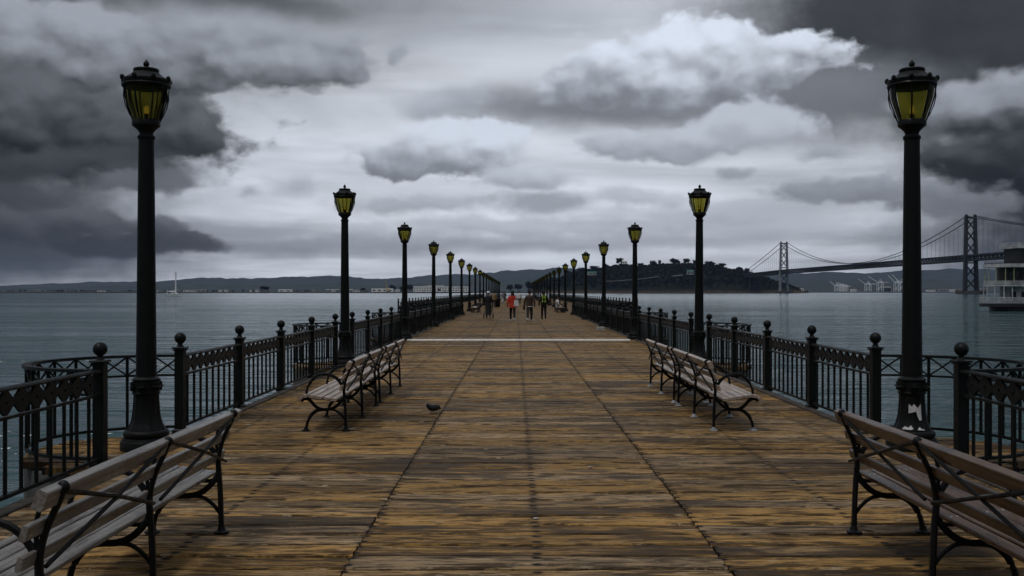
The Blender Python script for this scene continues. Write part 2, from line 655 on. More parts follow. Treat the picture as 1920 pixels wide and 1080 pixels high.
def wood(name, light, dark, vein, rough=0.6):
    """weathered bench slat; grain along local Y"""
    m, t = material(name)
    x, y, z = t.xyz(t.objco())
    r = t.objrand()
    g = t.noise(t.vec(x * 45.0, y * 1.6 + r * 30.0, z * 45.0), 1.0, 6.0, 0.6)
    f = t.noise(t.vec(x * 160.0, y * 5.0 + r * 10.0, z * 160.0), 1.0, 4.0, 0.6)
    b = t.noise(t.vec(x * 3.0, y * 1.3 + r * 17.0, z * 3.0), 1.0, 4.0, 0.6)
    c = t.mix(g.ss(0.35, 0.65), dark, light)
    c = t.mix(f.ss(0.55, 0.75, 0.0, 0.6), c, vein)
    st = t.noise(t.vec(x * 9.0, y * 4.0 + r * 9.0, z * 9.0), 1.0, 5.0, 0.7)
    c = t.mix(b.ss(0.50, 0.68, 0.0, 0.75), c, tuple(k * 0.42 for k in dark))
    c = t.mix(st.ss(0.60, 0.70, 0.0, 0.7), c, tuple(k * 0.30 for k in dark))
    c = t.mix(st.ss(0.34, 0.26, 0.0, 0.5), c, tuple(min(1, k * 1.35) for k in light))
    t.out(t.principled(c, b.ss(0.3, 0.7, rough, rough - 0.2), t.bump(g + f * 0.4 + st * 0.5, 0.7, 0.006), 0.0, 0.55).outputs[0])
    return m


MAT['slat_grey'] = wood('weathered_grey_slat', (0.25, 0.238, 0.226), (0.13, 0.113, 0.098), (0.075, 0.055, 0.042), 0.38)
MAT['slat_brown'] = wood('worn_brown_slat', (0.125, 0.072, 0.044), (0.050, 0.028, 0.018), (0.26, 0.18, 0.12), 0.42)
MAT['slat_pale'] = wood('pale_worn_slat', (0.42, 0.35, 0.29), (0.27, 0.185, 0.13), (0.15, 0.09, 0.055), 0.45)


def lantern_glass():
    m, t = material('amber_lantern_glass')
    tr = t.node('ShaderNodeBsdfTranslucent')
    tr.inputs['Color'].default_value = (0.21, 0.195, 0.05, 1)
    tp = t.node('ShaderNodeBsdfTransparent')
    tp.inputs['Color'].default_value = (0.66, 0.62, 0.22, 1)
    gl = t.node('ShaderNodeBsdfGlossy')
    gl.inputs['Color'].default_value = (0.6, 0.6, 0.55, 1)
    gl.inputs['Roughness'].default_value = 0.15
    m1 = t.node('ShaderNodeMixShader')
    m1.inputs[0].default_value = 0.62
    t.nt.links.new(tr.outputs[0], m1.inputs[1])
    t.nt.links.new(tp.outputs[0], m1.inputs[2])
    m2 = t.node('ShaderNodeMixShader')
    lw = t.node('ShaderNodeFresnel')
    lw.inputs[0].default_value = 1.35
    t.nt.links.new(lw.outputs[0], m2.inputs[0])
    t.nt.links.new(m1.outputs[0], m2.inputs[1])
    t.nt.links.new(gl.outputs[0], m2.inputs[2])
    t.out(m2.outputs[0])
    return m


MAT['glass'] = lantern_glass()
_m, _t = material('warm_bulb')
_e = _t.node('ShaderNodeEmission')
_e.inputs[0].default_value = (1.0, 0.72, 0.18, 1)
_e.inputs[1].default_value = 0.18
_t.out(_e.outputs[0])
MAT['bulb'] = _m


def water_material():
    m, t = material('bay_water')
    p = t.pos()
    x, y, z = t.xyz(p)
    # wind streaks lie across the view
    wind = t.noise(t.vec(x * 0.0030, y * 0.020, 0.0), 1.0, 6.0, 0.62, 0.5)
    wind2 = t.noise(t.vec(x * 0.0011, y * 0.0035, 5.0), 1.0, 4.0, 0.55)
    chop = t.noise(t.vec(x * 0.34, y * 1.0, 1.0), 1.0, 1.5, 0.4, 0.5)
    rip = t.noise(t.vec(x * 1.1, y * 2.8, 2.0), 1.0, 1.0, 0.4, 0.4)
    mid = t.noise(t.vec(x * 0.09, y * 0.34, 4.0), 1.0, 1.5, 0.4, 0.6)
    big = t.noise(t.vec(x * 0.022, y * 0.085, 6.0), 1.0, 1.5, 0.4, 0.6)
    h = big * 1.3 + mid * 0.55 + chop * 0.22 + rip * 0.06
    far = (x * x + y * y).sqrt().ss(40.0, 900.0)       # waves too small to resolve become roughness
    st = wind.ss(0.34, 0.62, 0.35, 1.0) * far.lin(0.0, 1.0, 1.0, 0.16)
    c = t.mix(wind2, (0.014, 0.056, 0.062), (0.020, 0.066, 0.070))
    rough = wind.ss(0.34, 0.62, 0.03, 0.10) + far * 0.08
    pr = t.principled(c, rough, t.bump(h, st, 4.5), 0.0, 0.5)
    pr.inputs['IOR'].default_value = 1.45
    t.out(pr.outputs[0])
    return m


MAT['water'] = water_material()

# ------------------------------------------------------------------ water
mb = MB()
mb.add([(-11800, -2500, 0), (11800, -2500, 0), (11800, 14400, 0), (-11800, 14400, 0)], [(0, 1, 2, 3)])
water = mb.build('water', MAT['water'], loc=(0, 0, WATER_Z))
tag(water, 'grey green choppy bay water around the pier', kind='structure')

# ------------------------------------------------------------------ pier deck
CX = 0.145                      # centre line of the pier
XL, XR = -4.02, 4.31            # railing lines
J1, J2 = -1.05, 1.31            # plank butt joints
PW = 0.29
Y_WIDE, Y_END = 72.0, 263.0     # the pier widens, then ends
WL, WR = -8.5, 8.8
LAMP_Y0, LAMP_S = 10.78, 12.55
BAY_R = 1.15

pier = empty('pier_deck', (0, 0, 0))
tag(pier, 'long timber pier deck of wet brown planks', kind='structure')
rng = random.Random(5)

plank_cols = [(XL + 0.03, J1), (J1, J2), (J2, XR - 0.03)]
plank_meshes = []
for (a, b) in plank_cols:
    vs = []
    for q in range(5):
        L = b - a - 0.010
        mb = MB()
        n = 6
        verts, faces = [], []
        w = PW - 0.038
        r0 = random.Random(q * 7 + int(a * 10))
        jit = [(r0.uniform(-.004, .004), r0.uniform(-.004, .004), r0.uniform(-.0035, .0035)) for _ in range(n + 1)]
        e0, e1 = r0.uniform(-.003, .002), r0.uniform(-.002, .003)
        for i in range(n + 1):
            xx = -L / 2 + L * i / n
            if i == 0:
                xx -= e0
            if i == n:
                xx -= e1
            ya, yb, zz = jit[i]
            bv = 0.012
            for (yy, z2) in ((-w / 2 + ya, -0.07), (-w / 2 + ya, -bv + zz), (-w / 2 + ya + bv, zz), (w / 2 + yb - bv, zz + r0.uniform(-.002, .002)), (w / 2 + yb, -bv + zz), (w / 2 + yb, -0.07)):
                verts.append((xx, yy, z2))
        for i in range(n):
            for k in range(6):
                k2 = (k + 1) % 6
                faces.append((i * 6 + k, (i + 1) * 6 + k, (i + 1) * 6 + k2, i * 6 + k2))
        faces.append(tuple(range(6)))
        faces.append(tuple(n * 6 + k for k in range(5, -1, -1)))
        mb.add(verts, faces)
        vs.append(mb.mesh('plank', MAT['plank']))
    plank_meshes.append(vs)

ROW0 = int((5.3 + 40) / PW)
Y_ROW0 = ROW0 * PW - 40
for r in range(100):
    yc = Y_ROW0 + (r + 0.5) * PW
    for ci, (a, b) in enumerate(plank_cols):
        o = link('plank', rng.choice(plank_meshes[ci]), pier, ((a + b) / 2 + rng.uniform(-.002, .002), yc, rng.uniform(-.004, .004)))
        o.rotation_euler = (rng.uniform(-.012, .012), rng.uniform(-.0008, .0008), rng.uniform(-.0009, .0009))
Y_ROW1 = Y_ROW0 + 100 * PW

# the remaining planks, too far (or behind the camera) to pick apart
mb = MB()


def far_plank(x0, x1, yc):
    mb.box(((x0 + x1) / 2, yc, -0.035 + rng.uniform(-.004, .004)), (x1 - x0 - 0.01, PW - 0.038, 0.07))


yc = -6.0 + ((Y_ROW0 + 6.0) % PW) + PW / 2
while yc < Y_END:
    if not (Y_ROW0 < yc < Y_ROW1):
        cols = list(plank_cols)
        if yc > Y_WIDE:
            cols = [(WL, -4.6), (-4.6, J1), (J1, J2), (J2, 4.9), (4.9, WR)]
        for (a, b) in cols:
            far_plank(a, b, yc)
    yc += PW
for k in range(0, 5):              # floors of the rounded bays
    ly = LAMP_Y0 + LAMP_S * k
    i = -BAY_R + PW / 2
    while i < BAY_R:
        ext = sqrt(max(0.0, BAY_R ** 2 - i * i)) + 0.02
        far_plank(XL - ext, XL + 0.10, ly + i)
        far_plank(XR - 0.10, XR + ext, ly + i)
        i += PW
o = mb.build('plank_field', MAT['plank'], pier)
tag(o, kind='stuff')

MAT['timber'] = simple('dark_pier_timber', (0.045, 0.035, 0.027), 0.75, 0.5, 3.0, bump=0.5)
MAT['concrete'] = simple('pier_concrete', (0.075, 0.073, 0.068), 0.8, 0.35, 1.5, bump=0.4)
mb = MB()
mb.box((CX, (Y_WIDE - 6) / 2, -0.32), (XR - XL - 0.10, Y_WIDE + 6, 0.46))
mb.box((CX, (Y_WIDE + Y_END) / 2, -0.32), (WR - WL + 0.2, Y_END - Y_WIDE, 0.46))
for k in range(5):
    ly = LAMP_Y0 + LAMP_S * k
    for xx, a0 in ((XL, pi / 2), (XR, -pi / 2)):
        pts = [(xx + (BAY_R + 0.02) * cos(a0 + pi * i / 14), ly + (BAY_R + 0.02) * sin(a0 + pi * i / 14)) for i in range(15)]
        mb.prism(pts, 'z', -0.5, -0.09)
mb.build('substructure', MAT['concrete'], pier)
y = 2.0
while y < Y_END:
    half = (XL + 0.6, XR - 0.6) if y < Y_WIDE else (WL + 0.6, WR - 0.6)
    for xx in half:
        mb = MB()
        mb.tube([(xx, y, WATER_Z - 2), (xx, y, -0.5)], 0.22, 10)
        mb.build('pile', MAT['timber'], pier)
    y += 12.55

# low kerb timbers under the railings
for xx in (XL + 0.09, XR - 0.09):
    for k in range(-1, 5):
        a = LAMP_Y0 + LAMP_S * k + BAY_R
        b = min(LAMP_Y0 + LAMP_S * (k + 1) - BAY_R, Y_WIDE)
        mb = MB()
        mb.box((xx, (a + b) / 2, 0.005), (0.13, b - a, 0.04), bev=0.008)
        mb.build('kerb', MAT['timber'], pier)

# pale metal joint cover across the deck
MAT['cover'] = simple('pale_metal_cover', (0.66, 0.64, 0.60), 0.5, 0.15, 5.0)
mb = MB()
yj = 34.75
mb.prism([(yj - 0.16, 0.004), (yj - 0.13, 0.045), (yj + 0.13, 0.045), (yj + 0.16, 0.004)], 'x', -3.78, 3.98)
o = mb.build('joint_cover', MAT['cover'])
tag(o, 'pale metal strip lying straight across the deck', 'joint cover')

# ------------------------------------------------------------------ railings
RAIL_H = 0.95
BAND_Z = 0.715
BOT_Z = 0.10
NP, NB = 4, 9
SEC_L = LAMP_S - 2 * BAY_R
PAN_L = SEC_L / NP


def post_meshes():
    mb = MB()
    mb.box((0, 0, 0.495), (0.105, 0.105, 1.05), bev=0.004)
    mb.box((0, 0, 0.03), (0.15, 0.15, 0.06), bev=0.012)
    mb.box((0, 0, 1.005), (0.135, 0.135, 0.018), bev=0.004)
    mb.box((0, 0, 1.029), (0.155, 0.155, 0.02), bev=0.007)
    mb.lathe([(0.045, 1.039), (0.038, 1.05), (0.030, 1.065), (0.028, 1.085)], 12)
    post = mb.mesh('post', MAT['iron'])
    mb = MB()
    mb.ball((0, 0, 1.145), 0.068, 16, 10)
    ball = mb.mesh('ball_finial', MAT['iron'], True)
    return post, ball


POST_ME, BALL_ME = post_meshes()


def diamond_geo(mb, y, w):
    """flat cast diamond with a pierced centre; spans the band in the Y-Z plane"""
    zc, hz, hw = (BAND_Z + RAIL_H - 0.03) / 2 + 0.004, (RAIL_H - 0.03 - BAND_Z) / 2 - 0.004, w / 2 - 0.002
    th = 0.011
    outer = [(-0.20 * hw, -hz), (0.20 * hw, -hz), (hw, -0.22 * hz), (hw, 0.22 * hz), (0.20 * hw, hz), (-0.20 * hw, hz), (-hw, 0.22 * hz), (-hw, -0.22 * hz)]
    k = 0.16
    verts, faces = [], []
    for s in (-th, th):
        verts += [(s, y + a, zc + b) for a, b in outer]
        verts += [(s, y + a * k, zc + b * k) for a, b in outer]
    for i in range(8):
        j = (i + 1) % 8
        faces.append((i, 8 + i, 8 + j, j))
        faces.append((16 + i, 16 + j, 24 + j, 24 + i))
        faces.append((i, j, 16 + j, 16 + i))
        faces.append((8 + i, 24 + i, 24 + j, 8 + j))
    mb.add(verts, faces)


def bal_geo(mb, y):
    mb.tube([(0, y, BOT_Z), (0, y, BAND_Z)], 0.0165, 6)


def rail_geo(mb, y0, y1):
    mb.prism([(-0.040, RAIL_H - 0.03), (0.040, RAIL_H - 0.03), (0.044, RAIL_H - 0.014), (0.030, RAIL_H), (-0.030, RAIL_H), (-0.044, RAIL_H - 0.014)], 'y', y0, y1)


def band_geo(mb, y0, y1):
    mb.box((0, (y0 + y1) / 2, BAND_Z - 0.012), (0.035, y1 - y0, 0.024))


def bottom_geo(mb, y0, y1):
    mb.box((0, (y0 + y1) / 2, BOT_Z - 0.015), (0.040, y1 - y0, 0.03))


def near_section():
    """one straight stretch: five posts, four panels; every piece an object"""
    root = empty('railing')
    me = {}
    for nm, fn in (('top_rail', rail_geo), ('band_rail', band_geo), ('bottom_rail', bottom_geo)):
        mb = MB()
        fn(mb, 0.058, PAN_L - 0.058)
        me[nm] = mb.mesh(nm, MAT['iron'])
    mb = MB(); diamond_geo(mb, 0, PAN_L / (NB + 1)); me['diamond'] = mb.mesh('diamond', MAT['iron'])
    mb = MB(); bal_geo(mb, 0); me['baluster'] = mb.mesh('baluster', MAT['iron'], True)
    for i in range(NP + 1):
        p = link('post', POST_ME, root, (0, i * PAN_L, 0))
        link('ball_finial', BALL_ME, p)
    for i in range(NP):
        y0 = i * PAN_L
        for nm in ('top_rail', 'band_rail', 'bottom_rail'):
            link(nm, me[nm], root, (0, y0, 0))
        for k in range(1, NB + 1):
            yy = y0 + PAN_L * k / (NB + 1)
            link('baluster', me['baluster'], root, (0, yy, 0))
            link('diamond', me['diamond'], root, (0, yy, 0))
    return root


def far_section(n_pan, pan, detail=True):
    """stretch whose balusters are too small to pick apart: a joined lattice"""
    root = empty('railing')
    for i in range(n_pan + 1):
        p = link('post', POST_ME, root, (0, i * pan, 0))
        link('ball_finial', BALL_ME, p)
    mr, mg = MB(), MB()
    for i in range(n_pan):
        rail_geo(mr, i * pan + 0.058, (i + 1) * pan - 0.058)
        band_geo(mg, i * pan + 0.058, (i + 1) * pan - 0.058)
        bottom_geo(mg, i * pan + 0.058, (i + 1) * pan - 0.058)
        for k in range(1, NB + 1):
            yy = i * pan + pan * k / (NB + 1)
            mg.box((0, yy, (BOT_Z + BAND_Z) / 2), (0.033, 0.033, BAND_Z - BOT_Z))
            diamond_geo(mg, yy, pan / (NB + 1))
    mr.build('top_rail', MAT['iron'], root)
    g = mg.build('lattice', MAT['iron'], root)
    g['kind'] = 'stuff'
    return root


def bay_section():
    """half-round bay bulging to local -X, with crossed braces under the rail"""
    root = empty('bay_railing')
    NC = 12
    def pt(a, z):
        return (-BAY_R * sin(a), -BAY_R * cos(a), z)
    lo, hi = 0.05, pi - 0.05
    arc = [lo + (hi - lo) * i / 48 for i in range(49)]
    for nm, z, w, h in (('top_rail', RAIL_H - 0.015, 0.044, 0.030), ('band_rail', BAND_Z - 0.012, 0.018, 0.024), ('bottom_rail', BOT_Z - 0.015, 0.02, 0.03)):
        verts, faces = [], []
        for a in arc:
            for (dr, dz) in ((-w, -h / 2), (w, -h / 2), (w * 0.9, h / 2), (-w * 0.9, h / 2)):
                r = BAY_R + dr
                verts.append((-r * sin(a), -r * cos(a), z + dz))
        for i in range(len(arc) - 1):
            for k in range(4):
                k2 = (k + 1) % 4
                faces.append((i * 4 + k, i * 4 + k2, i * 4 + 4 + k2, i * 4 + 4 + k))
        faces += [(3, 2, 1, 0), tuple(len(arc) * 4 - 4 + k for k in range(4))]
        MB().add(verts, faces).build(nm, MAT['iron'], root)
    bm = MB()
    bm.tube([(0, 0, BOT_Z), (0, 0, RAIL_H - 0.03)], 0.0175, 6)
    bme = bm.mesh('baluster', MAT['iron'], True)
    for i in range(1, NC):
        a = pi * i / NC
        link('baluster', bme, root, pt(a, 0))
    for i in range(NC):
        a0, a1 = pi * (i + 0.06) / NC, pi * (i + 0.94) / NC
        am = (a0 + a1) / 2
        z0, z1 = BAND_Z + 0.005, RAIL_H - 0.035
        m = MB()
        m.tube([pt(a0, z0), pt(am, (z0 + z1) / 2), pt(a1, z1)], 0.011, 5)
        m.tube([pt(a0, z1), pt(am, (z0 + z1) / 2 + 0.001), pt(a1, z0)], 0.010, 5)
        m.build('cross_brace', MAT['iron'], root)
    return root


sides = {'left': (XL, 0.0), 'right': (XR, pi)}
proto = near_section()
rail_where = {
    -1: 'nearest stretch of dark iron railing at the {s} edge of the picture',
    0: 'dark iron railing stretch between the first and second {s} lamp posts',
    1: 'dark iron railing stretch between the second and third {s} lamp posts',
    2: 'dark iron railing stretch between the third and fourth {s} lamp posts',
    3: 'dark iron railing stretch between the fourth and fifth {s} lamp posts',
    4: 'last dark iron railing stretch before the pier widens, {s} side',
}
far_proto = None
first = True
for k in range(-1, 5):
    for s in ('left', 'right'):
        xx = sides[s][0]
        y0 = LAMP_Y0 + LAMP_S * k + BAY_R
        if k <= 1:
            r = proto if first else copy_tree(proto)
            first = False
        else:
            r = far_section(NP, PAN_L) if far_proto is None else copy_tree(far_proto)
            far_proto = far_proto or r
        r.location = (xx, y0, 0)
        tag(r, rail_where[k].format(s=s), 'railing', 'straight stretches of pier railing')
bay_proto = bay_section()
names = ['first', 'second', 'third', 'fourth', 'fifth']
first = True
for k in range(5):
    for s in ('left', 'right'):
        r = bay_proto if first else copy_tree(bay_proto)
        first = False
        r.location = (sides[s][0], LAMP_Y0 + LAMP_S * k, 0)
        r.rotation_euler = (0, 0, sides[s][1])
        tag(r, f'rounded bay of cross-braced railing behind the {names[k]} {s} lamp post', 'railing', 'rounded railing bays')


def straight(x0, y0, x1, y1, label):
    L = sqrt((x1 - x0) ** 2 + (y1 - y0) ** 2)
    n = max(1, round(L / 2.5))
    r = far_section(n, L / n)
    r.location = (x0, y0, 0)
    r.rotation_euler = (0, 0, atan2(y1 - y0, x1 - x0) - pi / 2)
    tag(r, label, 'railing', 'railings round the wide far part of the pier')


straight(XL - 0.2, Y_WIDE + 0.1, WL, Y_WIDE + 0.1, 'cross railing where the pier widens, left side')
straight(XR + 0.2, Y_WIDE + 0.1, WR, Y_WIDE + 0.1, 'cross railing where the pier widens, right side')
straight(WL, Y_WIDE + 2.5, WL, Y_END - 0.2, 'long far railing along the left edge of the wide pier')
straight(WR, Y_WIDE + 2.5, WR, Y_END - 0.2, 'long far railing along the right edge of the wide pier')
straight(WL + 0.2, Y_END - 0.1, WR - 0.2, Y_END - 0.1, 'railing across the far end of the pier')

# ------------------------------------------------------------------ lamp posts
def lamp_parts(fluted=24):
    P = {}
    mb = MB()
    mb.lathe([(0.27, 0.0), (0.27, 0.09), (0.262, 0.10)], 32)
    mb.lathe([(0.255, 0.10), (0.245, 0.125), (0.235, 0.13)], 32)
    P['plinth'] = (mb.mesh('plinth', MAT['pole'], True), None)
    mb = MB()
    mb.lathe([(0.215, 0.13), (0.232, 0.145), (0.238, 0.17), (0.232, 0.195), (0.212, 0.21)], 32)
    P['torus_moulding'] = (mb.mesh('torus_moulding', MAT['pole'], True), None)
    mb = MB()
    def fl(z, t):
        return 1.0 - 0.075 * (0.5 + 0.5 * cos(12 * t)) ** 0.6 * min(1.0, max(0.0, (0.60 - z) / 0.06))
    mb.lathe([(0.205, 0.21), (0.200, 0.225), (0.180, 0.26), (0.160, 0.31), (0.148, 0.37), (0.140, 0.45), (0.134, 0.54), (0.132, 0.595)], 96, flute=fl)
    P['fluted_base'] = (mb.mesh('fluted_base', MAT['pole'], True), None)
    mb = MB()
    mb.lathe([(0.128, 0.59), (0.145, 0.60), (0.147, 0.612), (0.136, 0.622), (0.136, 0.735), (0.146, 0.745), (0.146, 0.758), (0.130, 0.77), (0.112, 0.785)], 32)
    P['collar'] = (mb.mesh('collar', MAT['pole'], True), None)
    mb = MB()
    mb.ball((0, 0, 0), 0.045, 12, 6, (0.55, 1, 1))
    mb.lathe([(0.052, -0.004), (0.058, 0.0), (0.052, 0.004)], 12)
    for i in range(8):
        a = i * pi / 4
        mb.ball((0.012, 0.040 * cos(a), 0.040 * sin(a)), 0.016, 6, 4)
    P['rosette'] = (mb.mesh('rosette', MAT['pole'], True), [(0.137 * cos(a), 0.137 * sin(a), 0.68, a) for a in [0.35 + i * pi / 3 for i in range(6)]])
    mb = MB()
    mb.lathe([(0.108, 0.775), (0.104, 1.2), (0.096, 2.0), (0.088, 2.8), (0.081, 3.35)], 28)
    P['pole'] = (mb.mesh('pole', MAT['pole'], True), None)
    mb = MB()
    mb.lathe([(0.085, 3.345), (0.092, 3.355), (0.094, 3.37), (0.090, 3.385), (0.076, 3.393), (0.071, 3.41), (0.082, 3.435), (0.110, 3.465), (0.138, 3.487), (0.148, 3.495), (0.150, 3.54), (0.140, 3.555)], 24)
    P['lantern_neck'] = (mb.mesh('lantern_neck', MAT['pole'], True), None)
    # lantern cage: eight bowed ribs
    prof = [(0.140, 3.55), (0.159, 3.61), (0.192, 3.706), (0.220, 3.80), (0.234, 3.905)]
    mb = MB()
    for i in range(8):
        a = pi / 8 + i * pi / 4
        mb.tube([((r + 0.006) * cos(a), (r + 0.006) * sin(a), z) for r, z in prof], 0.0085, 5)
        mb.tube([((r + 0.028 * sin(pi * j / 4)) * cos(a), (r + 0.028 * sin(pi * j / 4)) * sin(a), z) for j, (r, z) in enumerate(prof)], 0.006, 5)
    P['lantern_cage'] = (mb.mesh('lantern_cage', MAT['pole'], True), None)
    mb = MB()
    g = [(r - 0.006, z) for r, z in prof]
    mb.lathe(g, 4, a0=-pi / 8 + 0.03, a1=pi / 8 - 0.03, cap=False)
    P['pane'] = (mb.mesh('pane', MAT['glass'], True), [(0, 0, 0, i * pi / 4) for i in range(8)])
    mb = MB()
    mb.lathe([(0.235, 3.905), (0.252, 3.912), (0.258, 3.93), (0.250, 3.945), (0.258, 3.96), (0.256, 3.985), (0.225, 4.005), (0.180, 4.03), (0.150, 4.055), (0.138, 4.068)], 24)
    for i in range(8):
        a = pi / 8 + i * pi / 4
        mb.ball((0.253 * cos(a), 0.253 * sin(a), 3.995), 0.026, 7, 5, (1, 1, 1.3))
    P['lantern_cap'] = (mb.mesh('lantern_cap', MAT['pole'], True), None)
    mb = MB()
    mb.lathe([(0.125, 4.066), (0.134, 4.085), (0.136, 4.10), (0.128, 4.112), (0.06, 4.12)], 20)
    P['vent_ring'] = (mb.mesh('vent_ring', MAT['pole'], True), None)
    mb = MB()
    mb.lathe([(0.034, 4.115), (0.026, 4.13), (0.020, 4.136), (0.030, 4.15), (0.034, 4.165), (0.026, 4.185), (0.010, 4.205), (0.002, 4.212)], 12)
    P['finial'] = (mb.mesh('finial', MAT['pole'], True), None)
    mb = MB()
    mb.ball((0, 0, 3.665), 0.028, 10, 6, (1, 1, 1.9))
    P['bulb'] = (mb.mesh('bulb', MAT['bulb'], True), None)
    mb = MB()
    mb.tube([(0, 0, 3.54), (0, 0, 3.625)], 0.024, 8)
    P['bulb_socket'] = (mb.mesh('bulb_socket', MAT['pole']), None)
    return P


LP = lamp_parts()


def lamp_full():
    root = empty('lamp_post')
    for nm, (me, places) in LP.items():
        if places is None:
            link(nm, me, root)
        else:
            for (a, b, c, r) in places:
                link(nm, me, root, (a, b, c), (0, 0, r))
    return root


def lamp_far():
    root = empty('lamp_post')
    mb = MB()
    mb.lathe([(0.27, 0), (0.27, 0.1), (0.235, 0.13), (0.235, 0.2), (0.18, 0.26), (0.14, 0.4), (0.132, 0.6), (0.146, 0.62), (0.146, 0.75), (0.108, 0.78), (0.084, 3.35), (0.094, 3.37), (0.071, 3.41), (0.148, 3.495), (0.14, 3.555)], 12)
    mb.build('pole', MAT['pole'], root, True)
    prof = [(0.140, 3.55), (0.159, 3.61), (0.192, 3.706), (0.220, 3.80), (0.234, 3.905)]
    mb = MB()
    mb.lathe(prof, 12, cap=False)
    mb.build('lantern_glass', MAT['glass'], root, True)
    mb = MB()
    for i in range(4):
        a = pi / 8 + i * pi / 2
        mb.tube([((r + 0.01) * cos(a), (r + 0.01) * sin(a), z) for r, z in prof], 0.012, 4)
    mb.lathe([(0.235, 3.905), (0.258, 3.93), (0.256, 3.985), (0.15, 4.055), (0.13, 4.11), (0.03, 4.13), (0.03, 4.17), (0.002, 4.21)], 12)
    mb.build('lantern_cap', MAT['pole'], root)
    return root


ORD = ['first', 'second', 'third', 'fourth', 'fifth', 'sixth', 'seventh', 'eighth', 'ninth', 'tenth', 'eleventh', 'twelfth', 'thirteenth',
       'fourteenth', 'fifteenth', 'sixteenth', 'seventeenth', 'eighteenth', 'nineteenth', 'twentieth']
lp, lf = lamp_full(), lamp_far()
used_p = used_f = False
lamp_roots = {}
for k in range(20):
    for s, xx in (('left', -4.0), ('right', 4.29)):
        if k < 7:
            r = copy_tree(lp) if used_p else lp
            used_p = True
        else:
            r = copy_tree(lf) if used_f else lf
            used_f = True
        r.location = (xx, LAMP_Y0 + LAMP_S * k, 0)
        rr_ = random.Random(k * 2 + (s == 'left'))
        r.rotation_euler = (rr_.uniform(-.004, .004), rr_.uniform(-.004, .004), rr_.uniform(0, 6.28))
        lamp_roots[(s, k)] = r
        if k == 0:
            lab = {'left': 'nearest lamp post on the left, tall and dark above the grey bench',
                   'right': 'nearest lamp post on the right with torn white paper on its base'}[s]
        else:
            lab = f'{ORD[k]} black lamp post from the near end of the {s} row'
        tag(r, lab, 'lamp post', f'lamp posts of the {s} row')
lamp_roots[('right', 0)].rotation_euler = (0, 0, 0.0)
lamp_roots[('left', 0)].rotation_euler = (0, 0, 0.25)

# torn white paper stuck on the nearest right lamp base
MAT['paper'] = simple('torn_white_paper', (0.52, 0.51, 0.50), 0.8, 0.12, 40.0)
def paper_patch(pts, name):
    """polygon in (angle offset in m, z) wrapped on the fluted base"""
    cx = sum(p[0] for p in pts) / len(pts); cz = sum(p[1] for p in pts) / len(pts)
    def rad(z):
        prof = [(0.240, 0.2), (0.205, 0.225), (0.184, 0.26), (0.165, 0.31), (0.153, 0.37), (0.146, 0.45), (0.140, 0.54), (0.138, 0.6)]
        for (r0, z0), (r1, z1) in zip(prof, prof[1:]):
            if z <= z1:
                f = max(0, (z - z0) / (z1 - z0))
                return r0 + (r1 - r0) * f
        return 0.138
    mb = MB()
    ring = []
    for i in range(len(pts)):
        a, b = pts[i], pts[(i + 1) % len(pts)]
        for j in range(3):
            f = j / 3
            ring.append((a[0] + (b[0] - a[0]) * f, a[1] + (b[1] - a[1]) * f))
    def W(p, d):
        r = rad(p[1]) + d
        a = -pi / 2 - 0.10 + p[0] / 0.15
        return (r * cos(a), r * sin(a), p[1])
    verts = [W((cx, cz), 0.004)] + [W(((p[0] + cx) / 2, (p[1] + cz) / 2), 0.004) for p in ring] + [W(p, 0.003) for p in ring]
    n = len(ring)
    faces = [(0, 1 + i, 1 + (i + 1) % n) for i in range(n)]
    faces += [(1 + i, 1 + n + i, 1 + n + (i + 1) % n, 1 + (i + 1) % n) for i in range(n)]
    mb.add(verts, faces)
    return mb.build(name, MAT['paper'], lamp_roots[('right', 0)])
paper_patch([(-0.075, 0.50), (-0.045, 0.47), (-0.02, 0.50), (0.01, 0.465), (0.03, 0.45), (0.045, 0.49), (0.055, 0.50), (0.055, 0.33), (0.03, 0.325), (0.012, 0.37), (0.005, 0.42), (-0.035, 0.41), (-0.075, 0.40)], 'paper_scrap')
paper_patch([(-0.12, 0.232), (-0.10, 0.262), (-0.07, 0.25), (-0.05, 0.275), (-0.03, 0.24), (-0.045, 0.228)], 'paper_scrap')
paper_patch([(0.0, 0.23), (0.02, 0.26), (0.035, 0.24), (0.06, 0.235), (0.05, 0.225)], 'paper_scrap')

# ------------------------------------------------------------------ benches
BL = 2.96
SLATS = [  # (p, z, width, thickness, tilt) ; p grows towards the seat front
    (0.535, 0.388, 0.060, 0.032, -0.75),
    (0.470, 0.425, 0.070, 0.032, -0.12), (0.385, 0.424, 0.078, 0.032, 0.10), (0.298, 0.412, 0.078, 0.032, 0.16),
    (0.212, 0.398, 0.078, 0.032, 0.18), (0.126, 0.386, 0.078, 0.032, 0.10),
    (0.040, 0.522, 0.066, 0.028, 1.36), (0.006, 0.662, 0.070, 0.030, 1.30), (-0.056, 0.800, 0.086, 0.050, 1.22),
]


def arc_pts(pts, n=14):
    """Catmull-Rom through 2-D points"""
    P = [pts[0]] + list(pts) + [pts[-1]]
    out = []
    for i in range(1, len(P) - 2):
        for j in range(n):
            t = j / n
            q = []
            for k in (0, 1):
                a, b, c, d = P[i - 1][k], P[i][k], P[i + 1][k], P[i + 2][k]
                q.append(0.5 * (2 * b + (c - a) * t + (2 * a - 5 * b + 4 * c - d) * t * t + (3 * b - a - 3 * c + d) * t ** 3))
            out.append(tuple(q))
    out.append(pts[-1])
    return out


